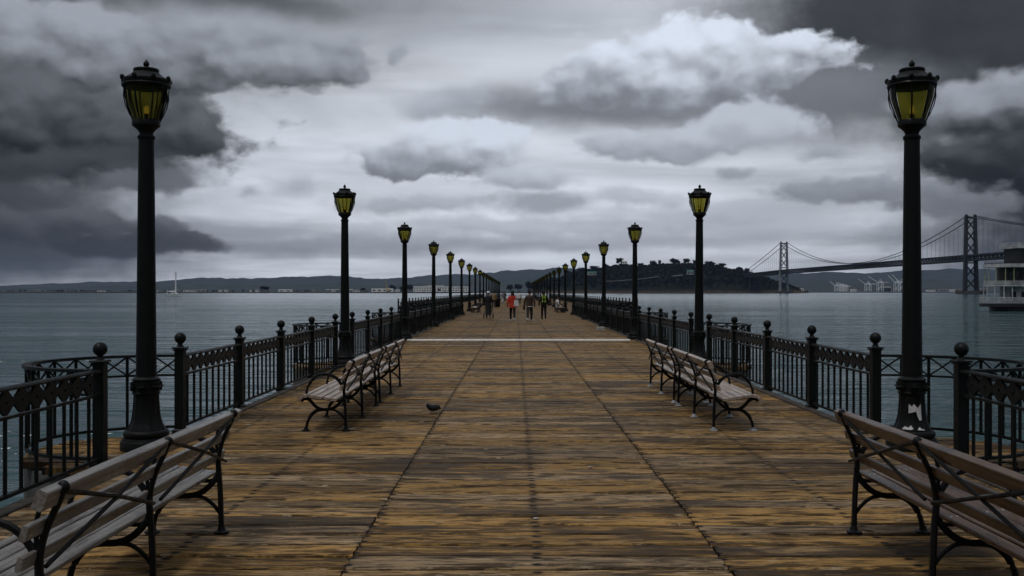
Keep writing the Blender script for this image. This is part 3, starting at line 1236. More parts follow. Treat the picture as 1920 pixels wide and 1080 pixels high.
def bench_meshes():
    M = {}
    def pz(pts, n=5, y=0.0):
        return [(-a, y, b) for a, b in arc_pts(pts, n)]
    # main frame: back leg running up into the back support, sling under the seat, front leg
    mb = MB()
    mb.tube(pz([(0.0, 0.0), (0.004, 0.18), (0.012, 0.36), (0.022, 0.50), (-0.005, 0.64), (-0.075, 0.80), (-0.085, 0.845)], 4), [0.019] * 13 + [0.016] * 12, 6, flat=1.15)
    mb.tube(pz([(0.545, 0.365), (0.50, 0.395), (0.44, 0.375), (0.37, 0.30), (0.30, 0.265), (0.20, 0.265), (0.12, 0.30), (0.05, 0.37), (0.012, 0.45)], 4), 0.017, 6, flat=1.2)
    mb.tube(pz([(0.485, 0.0), (0.47, 0.10), (0.425, 0.19), (0.35, 0.25), (0.27, 0.262)], 4), 0.018, 6, flat=1.2)
    mb.tube(pz([(0.005, 0.13), (0.06, 0.20), (0.13, 0.25), (0.22, 0.262)], 4), 0.014, 6)
    mb.tube(pz([(0.52, 0.40), (0.40, 0.404), (0.25, 0.385), (0.10, 0.365), (0.02, 0.40)], 4), 0.012, 6)
    mb.ball((0.085, 0, 0.842), 0.030, 12, 6, (1, 0.7, 1))
    mb.ball((0.085, 0.016, 0.842), 0.014, 8, 5)
    mb.ball((0.085, -0.016, 0.842), 0.014, 8, 5)
    mb.tube(pz([(-0.07, 0.80), (-0.02, 0.79), (0.02, 0.74), (0.035, 0.66), (0.03, 0.56), (0.02, 0.47)], 4), 0.011, 6)
    M['frame'] = mb.mesh('frame', MAT['bench_iron'], True)
    mb = MB()
    mb.tube(pz([(0.012, 0.44), (0.05, 0.56), (0.13, 0.655), (0.24, 0.692), (0.35, 0.675), (0.43, 0.60), (0.475, 0.50), (0.48, 0.40)], 4), 0.015, 6, flat=1.3)
    mb.tube(pz([(-0.005, 0.64), (0.05, 0.625), (0.10, 0.635)], 4), 0.011, 6)
    M['armrest'] = mb.mesh('armrest', MAT['bench_iron'], True)
    mb = MB()
    mb.lathe([(0.055, 0.004), (0.055, 0.013), (0.030, 0.022), (0.020, 0.05)], 10)
    M['foot_pad'] = mb
    # crossed flat bars behind the back, between two frames
    mb = MB()
    L = BL / 2 - 0.18
    z0, z1, p0, p1 = 0.50, 0.83, -0.012, -0.085
    for a, b in ((-1, 1), (1, -1)):
        mb.tube([(-p0 + 0.01, a * L / 2, z0), (-(p0 + p1) / 2 + 0.018, 0, (z0 + z1) / 2 + (0.012 if a > 0 else 0)), (-p1, b * L / 2, z1)], 0.0115, 6)
    M['cross_bars'] = mb.mesh('cross_bars', MAT['bench_iron'], True)
    return M


BM = bench_meshes()
MAT['bolt'] = simple('galvanised_bolt', (0.42, 0.43, 0.45), 0.35, 0.3, 60.0)
_b = MB()
_b.ball((0, 0, 0), 0.008, 8, 4, (1, 1, 0.6))
BOLT_ME = _b.mesh('bolt', MAT['bolt'], True)
FOOT = {}


def make_bench(label, loc, face_left, slat_mat, foot_mat, seed, simple_far=False):
    root = empty('park_bench', loc, 0.0 if face_left else pi)
    r = random.Random(seed)
    for (p, z, w, th, tilt) in SLATS:
        mb = MB()
        L = BL + r.uniform(-0.02, 0.02)
        ww, bow, tw = w + r.uniform(-.004, .004), r.uniform(-.006, .006), r.uniform(-.003, .003)
        sec = [(-ww / 2, -th / 2 + .005), (-ww / 2 + .005, -th / 2), (ww / 2 - .005, -th / 2), (ww / 2, -th / 2 + .005), (ww / 2, th / 2 - .006), (ww / 2 - .006, th / 2), (-ww / 2 + .006, th / 2), (-ww / 2, th / 2 - .006)]
        verts, faces, ns = [], [], 8
        for i in range(ns + 1):
            f = i / ns * 2 - 1
            for a, b in sec:
                verts.append((a + bow * (1 - f * f) + r.uniform(-.0012, .0012), f * L / 2, b + tw * (1 - f * f) + r.uniform(-.0008, .0008)))
        for i in range(ns):
            for q in range(8):
                q2 = (q + 1) % 8
                faces.append((i * 8 + q, i * 8 + q2, i * 8 + 8 + q2, i * 8 + 8 + q))
        faces += [tuple(range(7, -1, -1)), tuple(ns * 8 + q for q in range(8))]
        mb.add(verts, faces)
        o = mb.build('slat', slat_mat, root, loc=(-p, r.uniform(-.01, .01), z + 0.012))
        o.rotation_euler = (0, -tilt, r.uniform(-.0015, .0015))
        if tilt < -0.5:
            o.rotation_euler[1] = -tilt * -1.0
        elif tilt < 0.6:
            o.rotation_euler[1] = tilt * 1.0
        if loc[1] < 30:
            for yy in (-BL / 2 + 0.16, 0.0, BL / 2 - 0.16):
                for dx in (-0.016, 0.016):
                    link('bolt', BOLT_ME, o, (dx, yy + r.uniform(-.006, .006), (th / 2 - 0.001) * (1 if tilt < 0.6 else -1)))
    ys = (-BL / 2 + 0.16, 0.0, BL / 2 - 0.16)
    key = foot_mat.name
    if key not in FOOT:
        FOOT[key] = BM['foot_pad'].mesh('foot_pad', foot_mat, True)
    for yy in ys:
        f = link('frame', BM['frame'], root, (0, yy, 0))
        link('armrest', BM['armrest'], f)
        for p in (0.0, 0.487):
            link('foot_pad', FOOT[key], f, (-p, 0, 0))
    for yy in (-BL / 4 + 0.04, BL / 4 - 0.04):
        link('cross_bars', BM['cross_bars'], root, (0, yy, 0))
    return root


def bench(label, x_top, y0, left, smat, fmat, seed):
    # x_top: line of the backrest top; the back leg stands 0.085 m towards the water
    x = x_top - 0.085 if left else x_top + 0.085
    b = make_bench(label, (x, y0 + BL / 2, 0), left, smat, fmat, seed)
    tag(b, label, 'bench', 'slatted benches along the pier')
    return b


g_, br_, pl_ = MAT['slat_grey'], MAT['slat_brown'], MAT['slat_pale']
bench('weathered grey bench in the near left corner, seat towards the water', -1.99, 4.22, True, g_, MAT['bench_iron'], 1)
bench('dark brown worn bench in the near right corner', 2.30, 4.22, False, br_, MAT['bench_iron'], 2)
bench('nearer of the two pale benches in the left middle row', -1.99, 12.0, True, pl_, MAT['bench_iron'], 3)
bench('farther of the two pale benches in the left middle row', -1.99, 15.05, True, pl_, MAT['bench_iron'], 4)
bench('nearer of the two worn benches in the right middle row, grey feet', 2.33, 12.0, False, pl_, MAT['foot'], 5)
bench('farther of the two worn benches in the right middle row, grey feet', 2.33, 15.05, False, pl_, MAT['foot'], 6)
bench('distant bench beside the left lamp row, past the walkers', -3.0, 80.0, True, pl_, MAT['bench_iron'], 7)
bench('distant bench beside the left lamp row, just beyond another bench', -3.0, 84.0, True, pl_, MAT['bench_iron'], 8)
bench('distant bench beside the right lamp row with a person sitting on it', 3.3, 80.0, False, pl_, MAT['bench_iron'], 9)
bench('distant empty bench beside the right lamp row, past the walkers', 3.3, 84.0, False, pl_, MAT['bench_iron'], 10)

# ------------------------------------------------------------------ far shores
def terrain_mat(name, low, high, z0, z1, scale=0.02, rock=None):
    m, t = material(name)
    p = t.pos()
    x, y, z = t.xyz(p)
    n = t.noise(p, scale, 6.0, 0.6)
    zz = z + (n - 0.5) * (z1 - z0) * 1.2
    c = t.mix(zz.ss(z0, z1), low, high)
    n2 = t.noise(p, scale * 5, 4.0, 0.6)
    c = t.mix(n2.ss(0.4, 0.7, 0.0, 0.6), c, tuple(k * 0.45 for k in high))
    t.out(t.principled(c, 0.9, None, 0.0, 0.1).outputs[0])
    return m


def foliage_mat(name, a, b):
    m, t = material(name)
    n = t.noise(t.pos(), 0.25, 3.0, 0.6)
    c = t.mix(n.ss(0.35, 0.65), a, b)
    t.out(t.principled(c, 0.8, None, 0.0, 0.15).outputs[0])
    return m


MAT['hills'] = terrain_mat('far_hills', (0.05, 0.06, 0.056), (0.042, 0.054, 0.05), 0, 200, 0.0022)
MAT['island'] = terrain_mat('island_ground', (0.095, 0.070, 0.048), (0.018, 0.022, 0.015), 0, 9, 0.03)
MAT['lowland'] = simple('low_shore', (0.028, 0.03, 0.026), 0.9, 0.4, 0.02)
MAT['foliage'] = foliage_mat('dark_foliage', (0.008, 0.011, 0.007), (0.018, 0.023, 0.013))
MAT['foliage2'] = foliage_mat('grey_green_foliage', (0.010, 0.013, 0.009), (0.022, 0.026, 0.016))
MAT['bark'] = simple('bark', (0.03, 0.024, 0.018), 0.9)
MAT['white'] = simple('white_wall', (0.86, 0.86, 0.84), 0.7, 0.1, 0.05)
MAT['offwhite'] = simple('grey_wall', (0.30, 0.30, 0.29), 0.7, 0.15, 0.05)
MAT['roof_grey'] = simple('grey_roof', (0.16, 0.16, 0.16), 0.7, 0.2, 0.05)
MAT['dark_pane'] = simple('dark_window', (0.012, 0.014, 0.016), 0.2)
MAT['yellow'] = simple('yellow_paint', (0.50, 0.36, 0.03), 0.6)
MAT['green_roof'] = simple('green_roof', (0.03, 0.13, 0.09), 0.6)


def interp(tab, x):
    if x <= tab[0][0]:
        return tab[0][1]
    for (a, va), (b, vb) in zip(tab, tab[1:]):
        if x <= b:
            f = (x - a) / (b - a)
            return va + (vb - va) * f
    return tab[-1][1]


from mathutils import noise as mnoise


def fbm(x, y, s):
    return mnoise.fractal(Vector((x * s, y * s, 3.7)), 0.9, 2.1, 6)


# --- hills across the bay: two ranges, the nearer one lower
RIDGE = [(-400, 530), (0, 537), (60, 533), (130, 531), (200, 528), (250, 528), (290, 528), (350, 523), (400, 520), (440, 522), (500, 521), (560, 519),
         (620, 517), (660, 519), (700, 522), (750, 521), (800, 517), (840, 513), (880, 515), (940, 508), (970, 507), (1010, 505), (1050, 501),
         (1100, 503), (1200, 506), (1300, 510), (1400, 512), (1440, 512), (1485, 514), (1520, 511), (1560, 509), (1620, 512), (1660, 510), (1700, 505),
         (1735, 507), (1780, 503), (1810, 505), (1850, 504), (1920, 507), (2100, 512), (2400, 505)]


def hill_range(name, Y, depth, scale, seed, rows=14, x0=-500, x1=2500, step=4):
    mb = MB()
    verts, faces = [], []
    xs = list(range(x0, x1, step))
    for j in range(rows):
        f = j / (rows - 1)
        yy = Y - depth + depth * f * 1.0
        for i, xp in enumerate(xs):
            h = (VY - interp(RIDGE, xp)) / F * Y * scale
            X = (xp - VX) / F * Y
            n = fbm(X + seed * 999, yy, 0.0009)
            n2 = fbm(X + seed * 555, yy, 0.006)
            z = WATER_Z + 3 + h * (f ** 1.25) * (1 + 0.30 * n * (1 - f) * 2.0) + 16 * n2 * f * (1 if scale > 0.9 else 1.4)
            verts.append((X, yy, max(WATER_Z - 1.0, z)))
    n = len(xs)
    for j in range(rows - 1):
        for i in range(n - 1):
            faces.append((j * n + i, j * n + i + 1, (j + 1) * n + i + 1, (j + 1) * n + i))
    mb.add(verts, faces)
    o = mb.build(name, MAT['hills'], smooth=True)
    tag(o, 'long low range of blue grey hills across the bay', kind='structure')
    return o


hill_range('hills', 13500, 4200, 1.0, 1)
hill_range('foothills', 9200, 1500, 0.52, 2, rows=10)

# --- wooded island behind the right lamp row
IS_Y = 3560.0
ISLAND = [(1000, 540), (1030, 528), (1050, 524), (1060, 515), (1088, 509), (1112, 506), (1140, 500), (1165, 494), (1200, 499), (1225, 496), (1265, 493),
          (1310, 494), (1340, 498), (1365, 506), (1390, 508), (1415, 517), (1450, 528), (1472, 536), (1486, 543), (1496, 547)]


def island_z(xp, f):
    """f: 0 at the front shore, 1 on the ridge, 2 at the back shore"""
    h = (VY - interp(ISLAND, xp)) / F * IS_Y + CAM_H - WATER_Z
    h = max(0.0, h - 9.0) if xp > 1040 else max(0.0, h - 1.0)
    s = sin(min(f, 2 - f) * pi / 2) ** 0.75
    Y = IS_Y + (f - 1) * 190
    X = (xp - VX) / F * IS_Y
    cl = min(1.0, min(f, 2 - f) / 0.07)
    return X, Y, WATER_Z - 1 + cl * min(11.0, h * 0.5) + h * s * 0.92 + 4.0 * fbm(X, Y, 0.012) * cl


mb = MB()
verts, faces = [], []
xs = list(range(990, 1512, 3))
fs = [0, 0.03, 0.07, 0.12, 0.2, 0.3, 0.4, 0.5, 0.6, 0.7, 0.8, 0.9, 1.0, 1.15, 1.4, 1.7, 2.0]
for f in fs:
    for xp in xs:
        verts.append(island_z(xp, f))
n = len(xs)
for j in range(len(fs) - 1):
    for i in range(n - 1):
        faces.append((j * n + i, j * n + i + 1, (j + 1) * n + i + 1, (j + 1) * n + i))
mb.add(verts, faces)
tag(mb.build('island', MAT['island'], smooth=True), 'wooded rocky island rising behind the right lamp row', kind='structure')


def crown_faces(mb, c, rx, rz, n, size, r):
    """leaf clumps: small crossed faces spread through an uneven volume"""
    lobes = [(r.uniform(-.5, .5), r.uniform(-.5, .5), r.uniform(-.35, .5), r.uniform(.45, .75)) for _ in range(6)]
    for i in range(n):
        lx, ly, lz, lr = lobes[i % 6]
        d = Vector((r.gauss(0, 1), r.gauss(0, 1), r.gauss(0, 1))).normalized() * (r.random() ** 0.4) * lr
        p = Vector((c[0] + (lx + d.x) * rx, c[1] + (ly + d.y) * rx, c[2] + (lz + d.z) * rz))
        a = Vector((r.uniform(-1, 1), r.uniform(-1, 1), r.uniform(-1, 1))).normalized()
        b = a.orthogonal().normalized()
        cc = a.cross(b)
        s = size * r.uniform(0.6, 1.3)
        mb.add([tuple(p + b * s), tuple(p + cc * s * 0.8), tuple(p - b * s), tuple(p - cc * s * 0.8)], [(0, 1, 2, 3)])


rt = random.Random(11)
mb = MB()
for i in range(3200):
    xp = rt.uniform(1002, 1490)
    f = rt.uniform(0.05, 1.12)
    X, Y, Z = island_z(xp, min(f, 1.15))
    if Z < WATER_Z + 12 and rt.random() < 0.35:
        continue
    h = rt.uniform(6, 14) * (0.6 if xp > 1430 else 1) * (0.7 if f > 0.8 else 1)
    crown_faces(mb, (X, Y, Z + h * 0.4), h * 0.60, h * 0.60, 18, h * 0.26, rt)
o = mb.build('woodland', MAT['foliage'])
tag(o, 'dark evergreen wood covering the island', 'woodland', kind='stuff')

TREE_ME = []
for q in range(5):
    r = random.Random(40 + q)
    mb = MB()
    crown_faces(mb, (0, 0, 0.62), 0.34 + 0.05 * (q % 3), 0.40, 420, 0.072, r)
    cr = mb.mesh('crown', MAT['foliage' if q % 2 else 'foliage2'])
    mb = MB()
    mb.tube([(0, 0, -0.08), (0.01, 0, 0.2), (0.0, 0.01, 0.5), (0.02, 0, 0.75)], [0.035, 0.028, 0.02, 0.008], 6)
    for k in range(5):
        a = k * 1.26 + r.random()
        z = 0.3 + 0.08 * k
        mb.tube([(0, 0, z), (0.12 * cos(a), 0.12 * sin(a), z + 0.13), (0.22 * cos(a), 0.22 * sin(a), z + 0.2)], [0.014, 0.009, 0.004], 5)
    tk = mb.mesh('trunk', MAT['bark'])
    TREE_ME.append((cr, tk))


def tree(loc, h, w, q, label, group):
    root = empty('tree', loc, q * 1.3)
    root.scale = (w / 0.8, w / 0.8, h)
    cr, tk = TREE_ME[q % 5]
    link('crown', cr, root)
    link('trunk', tk, root)
    tag(root, label, 'tree', group)
    return root


# trees that stand out on the island skyline: (photograph x, top y, width in px, words)
SKY_TREES = [
    (1062, 506, 16, 'leftmost rounded tree on the island slope'), (1090, 501, 18, 'low broad tree on the left slope of the island'),
    (1113, 498, 18, 'broad tree on the left shoulder of the island'), (1135, 494, 16, 'tree just left of the tallest one on the island'),
    (1164, 484, 20, 'tall dark island tree between the third and fourth right lamps'), (1200, 492, 14, 'small tree right of the third right lamp'),
    (1224, 488, 16, 'rounded tree on the middle of the island skyline'), (1236, 487, 6, 'slim pointed tree on the middle of the island skyline'),
    (1262, 484, 30, 'widest dark tree on top of the island'), (1289, 485, 18, 'dark tree just left of the second right lamp post'),
    (1302, 486, 10, 'narrow tree beside the second right lamp post'), (1330, 489, 24, 'spreading tree just right of the second right lamp post'),
    (1352, 493, 16, 'lower tree on the right shoulder of the island'), (1385, 500, 22, 'wide tree above the island end of the bridge'),
    (1402, 503, 14, 'last tree on the skyline above the bridge landing'),
]
for i, (xp, ty, wpx, lab) in enumerate(SKY_TREES):
    X, Y, Z = island_z(xp, 0.96)
    top = px(xp, ty, Y).z
    h = max(14.0, top - Z + 2)
    tree((X, Y, top - h), h, wpx / F * Y, i, lab, 'trees on the island skyline')
for i, (xp, ty, wpx, lab) in enumerate([(956, 533, 14, 'leftmost of three round trees at the end of the pier view'), (971, 532, 15, 'middle of three round trees at the end of the pier view'),
                                       (991, 527, 24, 'rightmost and largest of three round trees at the end of the pier view')]):
    top = px(xp, ty, 3450).z
    h = top - (WATER_Z + 4)
    tree(((xp - VX) / F * 3450, 3450, WATER_Z + 4), h, wpx / F * 3450, i + 1, lab, 'round trees beyond the pier end')

# roads and roofs cut into the island
def strip(name, label, cat, pts, Y, hh, mat):
    mb = MB()
    P = [px(a, b, Y) for a, b in pts]
    verts, faces = [], []
    for p in P:
        for dy, dz in ((0, -hh), (0, hh), (9, hh), (9, -hh)):
            verts.append((p.x, p.y + dy, p.z + dz))
    for i in range(len(P) - 1):
        for k in range(4):
            k2 = (k + 1) % 4
            faces.append((i * 4 + k, i * 4 + k2, i * 4 + 4 + k2, i * 4 + 4 + k))
    faces += [(3, 2, 1, 0), tuple(len(P) * 4 - 4 + k for k in range(4))]
    mb.add(verts, faces)
    tag(mb.build(name, mat), label, cat)


strip('road_viaduct', 'pale road wall running level through the island trees', 'road wall', [(1128, 527.5), (1150, 527), (1175, 525), (1195, 523.5), (1216, 521), (1234, 518.5)], 3372, 0.8, MAT['offwhite'])
strip('road_wall', 'short pale road wall near the second right lamp', 'road wall', [(1262, 517.5), (1272, 516.5), (1280, 515.5)], 3372, 1.4, MAT['offwhite'])


def house(label, xp, yb, wpx, hpx, Y, roof_mat, wall_mat, name='house', win=3, dep=12.0, gable=True, group=None, cat='house'):
    base = px(xp, yb, Y)
    w, h = wpx / F * Y, hpx / F * Y
    root = empty(name, tuple(base))
    mb = MB()
    mb.box((0, 0, h * 0.35), (w, dep, h * 0.7))
    mb.build('wall', wall_mat, root)
    mb = MB()
    if gable:
        mb.prism([(-dep / 2 - 0.6, h * 0.7 + 0.05), (dep / 2 + 0.6, h * 0.7 + 0.05), (0, h)], 'x', -w / 2 - 0.5, w / 2 + 0.5)
    else:
        mb.box((0, 0, h * 0.78), (w + 0.8, dep + 0.8, h * 0.12))
    mb.build('roof', roof_mat, root)
    for k in range(win):
        mb = MB()
        mb.box((-w / 2 + w * (k + 0.5) / win, -dep / 2 - 0.05, h * 0.36), (w / win * 0.45, 0.2, h * 0.28))
        mb.build('window', MAT['dark_pane'], root)
    tag(root, label, cat, group)
    return root


house('green roofed house on the left slope of the island', 1107, 516, 22, 7, 3395, MAT['green_roof'], MAT['offwhite'])
house('small white house beside the tall island tree', 1171, 495, 9, 7, 3480, MAT['white'], MAT['white'], win=2)
house('green roofed house just left of the second right lamp', 1294, 515, 12, 9, 3385, MAT['green_roof'], MAT['offwhite'], win=2)

# --- low shore on the left with trees and pale buildings
SH_Y = 3600.0
mb = MB()
verts, faces = [], []
xs = list(range(-500, 1012, 6))
for j, (dy, z) in enumerate(((0, -1.0), (3, 3.4), (12, 4.5), (200, 5.0), (420, -1.0))):
    for xp in xs:
        X = (xp - VX) / F * SH_Y
        verts.append((X, SH_Y + dy + 6 * fbm(X, 0, 0.01), WATER_Z + z + (0.5 * fbm(X, dy, 0.03) if j > 1 else 0)))
n = len(xs)
for j in range(4):
    for i in range(n - 1):
        faces.append((j * n + i, j * n + i + 1, (j + 1) * n + i + 1, (j + 1) * n + i))
mb.add(verts, faces)
tag(mb.build('shore', MAT['lowland']), 'low dark shoreline across the water on the left', kind='structure')
GZ = WATER_Z + 4.4


def gy(Y):
    return VY + (CAM_H - GZ) / Y * F


mb = MB()
for i in range(620):
    xp = rt.uniform(-480, 935)
    dens = 0.5 + 0.5 * mnoise.noise(Vector((xp * 0.02, 0, 0)))
    if rt.random() > dens + 0.15 or 765 < xp < 890:
        continue
    Y = SH_Y + rt.uniform(60, 190)
    h = rt.uniform(4, 9.5)
    crown_faces(mb, ((xp - VX) / F * Y, Y, GZ + h * 0.45), h * 0.65, h * 0.55, 26, h * 0.15, rt)
o = mb.build('shoreline_trees', MAT['foliage'])
tag(o, 'dark belt of small trees along the far left shore', 'trees', kind='stuff')
for i, (xp, ty, wpx, lab) in enumerate([
        (495, 536, 17, 'dark bushy tree standing above the far left shoreline'), (735, 534, 18, 'dark round tree behind the yellow crane'),
        (682, 540, 12, 'small round tree left of the white shed'), (754, 536, 14, 'dark tree just left of the third left lamp'),
        (768, 533, 16, 'dark tree between the third left lamp and the long white building'), (871, 537, 12, 'dark tree at the right end of the long white building'),
        (823, 541, 9, 'small dark tree before the long white building')]):
    Y = SH_Y + (22 if xp == 823 else 70)
    top = px(xp, ty, Y).z
    tree(((xp - VX) / F * Y, Y, GZ), top - GZ, wpx / F * Y, i + 2, lab, 'trees standing out on the far left shore')


def long_building():
    Y = SH_Y + 50
    xa, xb = 775, 882
    a, b = (xa - VX) / F * Y, (xb - VX) / F * Y
    root = empty('hangar', ((a + b) / 2, Y, GZ))
    w = b - a
    H = (gy(Y) - 536.5) / F * Y
    mb = MB()
    mb.box((0, 12, H / 2), (w, 24, H))
    mb.build('wall', MAT['white'], root)
    mb = MB()
    mb.box((-w * 0.12, 12, H + 1.2), (w * 0.3, 18, 2.4))
    mb.build('upper_storey', MAT['white'], root)
    mb = MB()
    mb.box((0, 12, H + 0.15), (w + 1, 25, 0.3))
    mb.build('roof', MAT['offwhite'], root)
    for k in range(22):
        for row in range(2):
            mb = MB()
            mb.box((-w / 2 + w * (k + 0.5) / 22, -0.1, H * (0.28 + 0.38 * row)), (w / 22 * 0.42, 0.4, H * 0.2))
            mb.build('window', MAT['dark_pane'], root)
    for k in (3, 11, 18):
        mb = MB()
        mb.box((-w / 2 + w * (k + 1.0) / 22, -0.25, H * 0.14), (3.2, 0.5, H * 0.28))
        mb.build('door', MAT['offwhite'], root)
    tag(root, 'long white flat roofed building on the far left shore', 'building')


long_building()
house('white shed left of the yellow crane on the far shore', 717, gy(SH_Y + 40), 40, 8.0, SH_Y + 40, MAT['white'], MAT['white'], 'shed', 4, 16, False, cat='shed')
small = [(72, 10, 4), (190, 14, 3), (292, 8, 4), (330, 14, 4), (352, 16, 4), (364, 9, 4), (378, 18, 4.5), (413, 6, 4), (424, 7, 4.5), (470, 5, 4), (482, 7, 4.5),
         (535, 26, 5), (588, 7, 4), (615, 7, 5), (625, 8, 5), (633, 6, 5), (657, 9, 5), (668, 12, 4), (745, 9, 4.5)]
words = ['low pale house at the far left end of the shoreline', 'low pale building left of the nearest left lamp', 'pale house just right of the nearest left lamp pole',
         'pale low building behind the sailboat mast', 'long pale building right of the sailboat', 'small pale house, third right of the sailboat', 'bright white low building right of the sailboat',
         'tiny white house in the middle of the left shoreline', 'small white house left of the bushy shoreline tree', 'tiny white house close left of the bushy shoreline tree',
         'small pale house beside the bushy shoreline tree', 'wide pale building with low wings on the left shoreline', 'small pale house right of the wide winged building',
         'white house, leftmost of three left of the second left lamp', 'white house, middle of three left of the second left lamp', 'white house, rightmost of three left of the second left lamp',
         'white house just right of the second left lamp pole', 'low white building left of the white shed', 'small white shed just left of the third left lamp']
for (xp, w, h), lab in zip(small, words):
    house(lab, xp, gy(SH_Y + 26), w, h, SH_Y + 26, MAT['offwhite'] if xp % 2 else MAT['roof_grey'], MAT['white'] if xp % 3 else MAT['offwhite'], 'house', 2, 9, True, 'small buildings on the far left shore')
# yellow crane
Y = SH_Y + 30
b = px(727, gy(Y), Y)
root = empty('crawler_crane', tuple(b))
k = Y / F
mb = MB(); mb.box((0, 0, 1.2), (11, 6, 2.4)); mb.build('tracks', MAT['roof_grey'], root)
mb = MB(); mb.box((1, 0, 5.0), (8.5, 6, 5.2)); mb.box((5.5, 0, 4.2), (3, 6, 3.2)); mb.build('cab', MAT['yellow'], root)
mb = MB()
tipx, tipz = (722 - 727) * k, (gy(Y) - 526) * k
for dx in (-0.9, 0.9):
    mb.tube([(dx, 0, 7), (tipx + dx * 0.4, 0, tipz)], 0.6, 5)
for i in range(7):
    f0, f1 = i / 7, (i + 1) / 7
    mb.tube([(-0.9 + tipx * f0, 0, 7 + (tipz - 7) * f0), (0.9 + tipx * f1, 0, 7 + (tipz - 7) * f1)], 0.35, 4)
mb.build('boom', MAT['yellow'], root)
tag(root, 'yellow crane with raised boom on the far left shore', 'crane')

# --- port shore on the right with gantry cranes
PT_Y = 5300.0
mb = MB()
verts, faces = [], []
xs = list(range(1470, 2300, 8))
for j, (dy, z) in enumerate(((0, -1.0), (4, 4.0), (30, 5.5), (600, 6.0))):
    for xp in xs:
        verts.append(((xp - VX) / F * PT_Y, PT_Y + dy, WATER_Z + z))
n = len(xs)
for j in range(3):
    for i in range(n - 1):
        faces.append((j * n + i, j * n + i + 1, (j + 1) * n + i + 1, (j + 1) * n + i))
mb.add(verts, faces)
tag(mb.build('port_shore', MAT['lowland']), 'low dark port shore beneath the bridge', kind='structure')
PZ = WATER_Z + 5.4
MAT['crane_white'] = simple('crane_white', (0.80, 0.82, 0.84), 0.6)
MAT['crane_dark'] = simple('crane_teal', (0.03, 0.07, 0.08), 0.6)


def gantry(xp, Y, hpx, wpx, tip, label, mat):
    base = px(xp, 0, Y)
    root = empty('gantry_crane', (base.x, Y, PZ))
    k = Y / F
    H, W = hpx * k, wpx * k
    mb = MB()
    for sx in (-1, 1):
        for dy in (0, 26):
            mb.tube([(sx * W / 2, dy, 0), (sx * W / 2 * 0.94, dy, H)], 1.7, 5)
    mb.build('legs', mat, root)
    mb = MB()
    for z in (H * 0.28, H * 0.98):
        for dy in (0, 26):
            mb.box((0, dy, z), (W, 2.4, 2.6))
    mb.tube([(-W / 2, 0, H * 0.3), (W / 2, 0, H * 0.95)], 1.1, 4)
    mb.build('portal_beams', mat, root)
    mb = MB()
    mb.box((W * 0.75, 13, H * 1.03), (W * 2.0, 5, 3.2))
    mb.box((W * 0.2, 13, H * 1.12), (W * 0.45, 8, 6.5))
    mb.build('machine_girder', mat, root)
    mb = MB()
    mb.tube([(-W * 0.45, 13, H), (W * 0.05, 13, H * 1.42), (W * 0.6, 13, H * 1.03)], 1.2, 4)
    mb.build('apex_frame', mat, root)
    mb = MB()
    tx, tz = (tip[0] - xp) * k, CAM_H + (VY - tip[1]) * k - PZ
    mb.tube([(-W * 0.4, 13, H), (tx, 13, tz)], 2.0, 4)
    mb.build('boom', mat, root)
    tag(root, label, 'crane', 'gantry cranes in the port')


cw, cd = MAT['crane_white'], MAT['crane_dark']
gantry(1571, PT_Y + 20, 11, 7, (1558, 528), 'leftmost white gantry crane of the four small ones under the bridge', cw)
gantry(1577, PT_Y + 70, 11, 6, (1569, 529), 'second white gantry crane of the four small ones under the bridge', cw)
gantry(1582, PT_Y + 120, 11, 6, (1573, 529), 'third white gantry crane of the four small ones under the bridge', cw)
gantry(1587, PT_Y + 170, 10, 6, (1580, 532), 'rightmost white gantry crane of the four small ones under the bridge', cw)
gantry(1629, PT_Y + 20, 14, 9, (1611, 523), 'big white gantry crane, left of the taller pair under the bridge', cw)
gantry(1652, PT_Y + 60, 17, 9, (1630, 518), 'white gantry crane with high boom, right of the big white one', cw)
gantry(1684, PT_Y + 20, 17, 9, (1667, 516), 'left one of two gantry cranes beside the nearest right lamp pole', cw)
gantry(1692, PT_Y + 90, 17, 9, (1675, 515), 'right one of two gantry cranes beside the nearest right lamp pole', cw)
port = [(1499, 14, 9, 'white port building at the foot of the far bridge tower', 'white'), (1516, 8, 6, 'smaller grey port building right of the far bridge tower', 'offwhite'),
        (1600, 8, 7, 'white arched port building right of the four small cranes', 'white'), (1612, 12, 6, 'grey port building left of the big white crane', 'offwhite'),
        (1660, 16, 11, 'dark container stack building with pale roof in the port', 'crane_dark'), (1672, 14, 9, 'lower grey port shed right of the dark building', 'offwhite'),
        (1697, 12, 9, 'teal port shed beside the nearest right lamp pole', 'crane_dark'), (1745, 14, 5, 'low white building just right of the nearest right lamp', 'white'),
        (1769, 16, 7, 'pale building between the right lamp and the near bridge tower', 'offwhite'), (1784, 10, 6, 'second pale building left of the near bridge tower', 'white'),
        (1795, 12, 8, 'grey building close left of the near bridge tower', 'offwhite'), (1840, 16, 10, 'grey building between the near bridge tower and the ferry', 'offwhite')]
for xp, w, h, lab, mt in port:
    house(lab, xp, VY + (CAM_H - PZ) / (PT_Y + 140) * F, w, h, PT_Y + 140, MAT['white'] if mt == 'crane_dark' else MAT['roof_grey'], MAT[mt], 'warehouse', 3, 30, False, 'buildings in the port', 'building')

# ------------------------------------------------------------------ suspension bridge
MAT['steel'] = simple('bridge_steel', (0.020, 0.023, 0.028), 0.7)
MAT['steel_lit'] = simple('lit_bridge_steel', (0.26, 0.28, 0.30), 0.7, 0.3, 0.05)  # light on the far tower's legs, painted in as a paler steel
bridge = empty('suspension_bridge', (919, 2011, WATER_Z))
T1 = Vector((919, 2011, 0)); T2 = Vector((827, 3071, 0))
ax = (T2 - T1); SP = ax.length; ax.normalize()
lat = Vector((ax.y, -ax.x, 0))


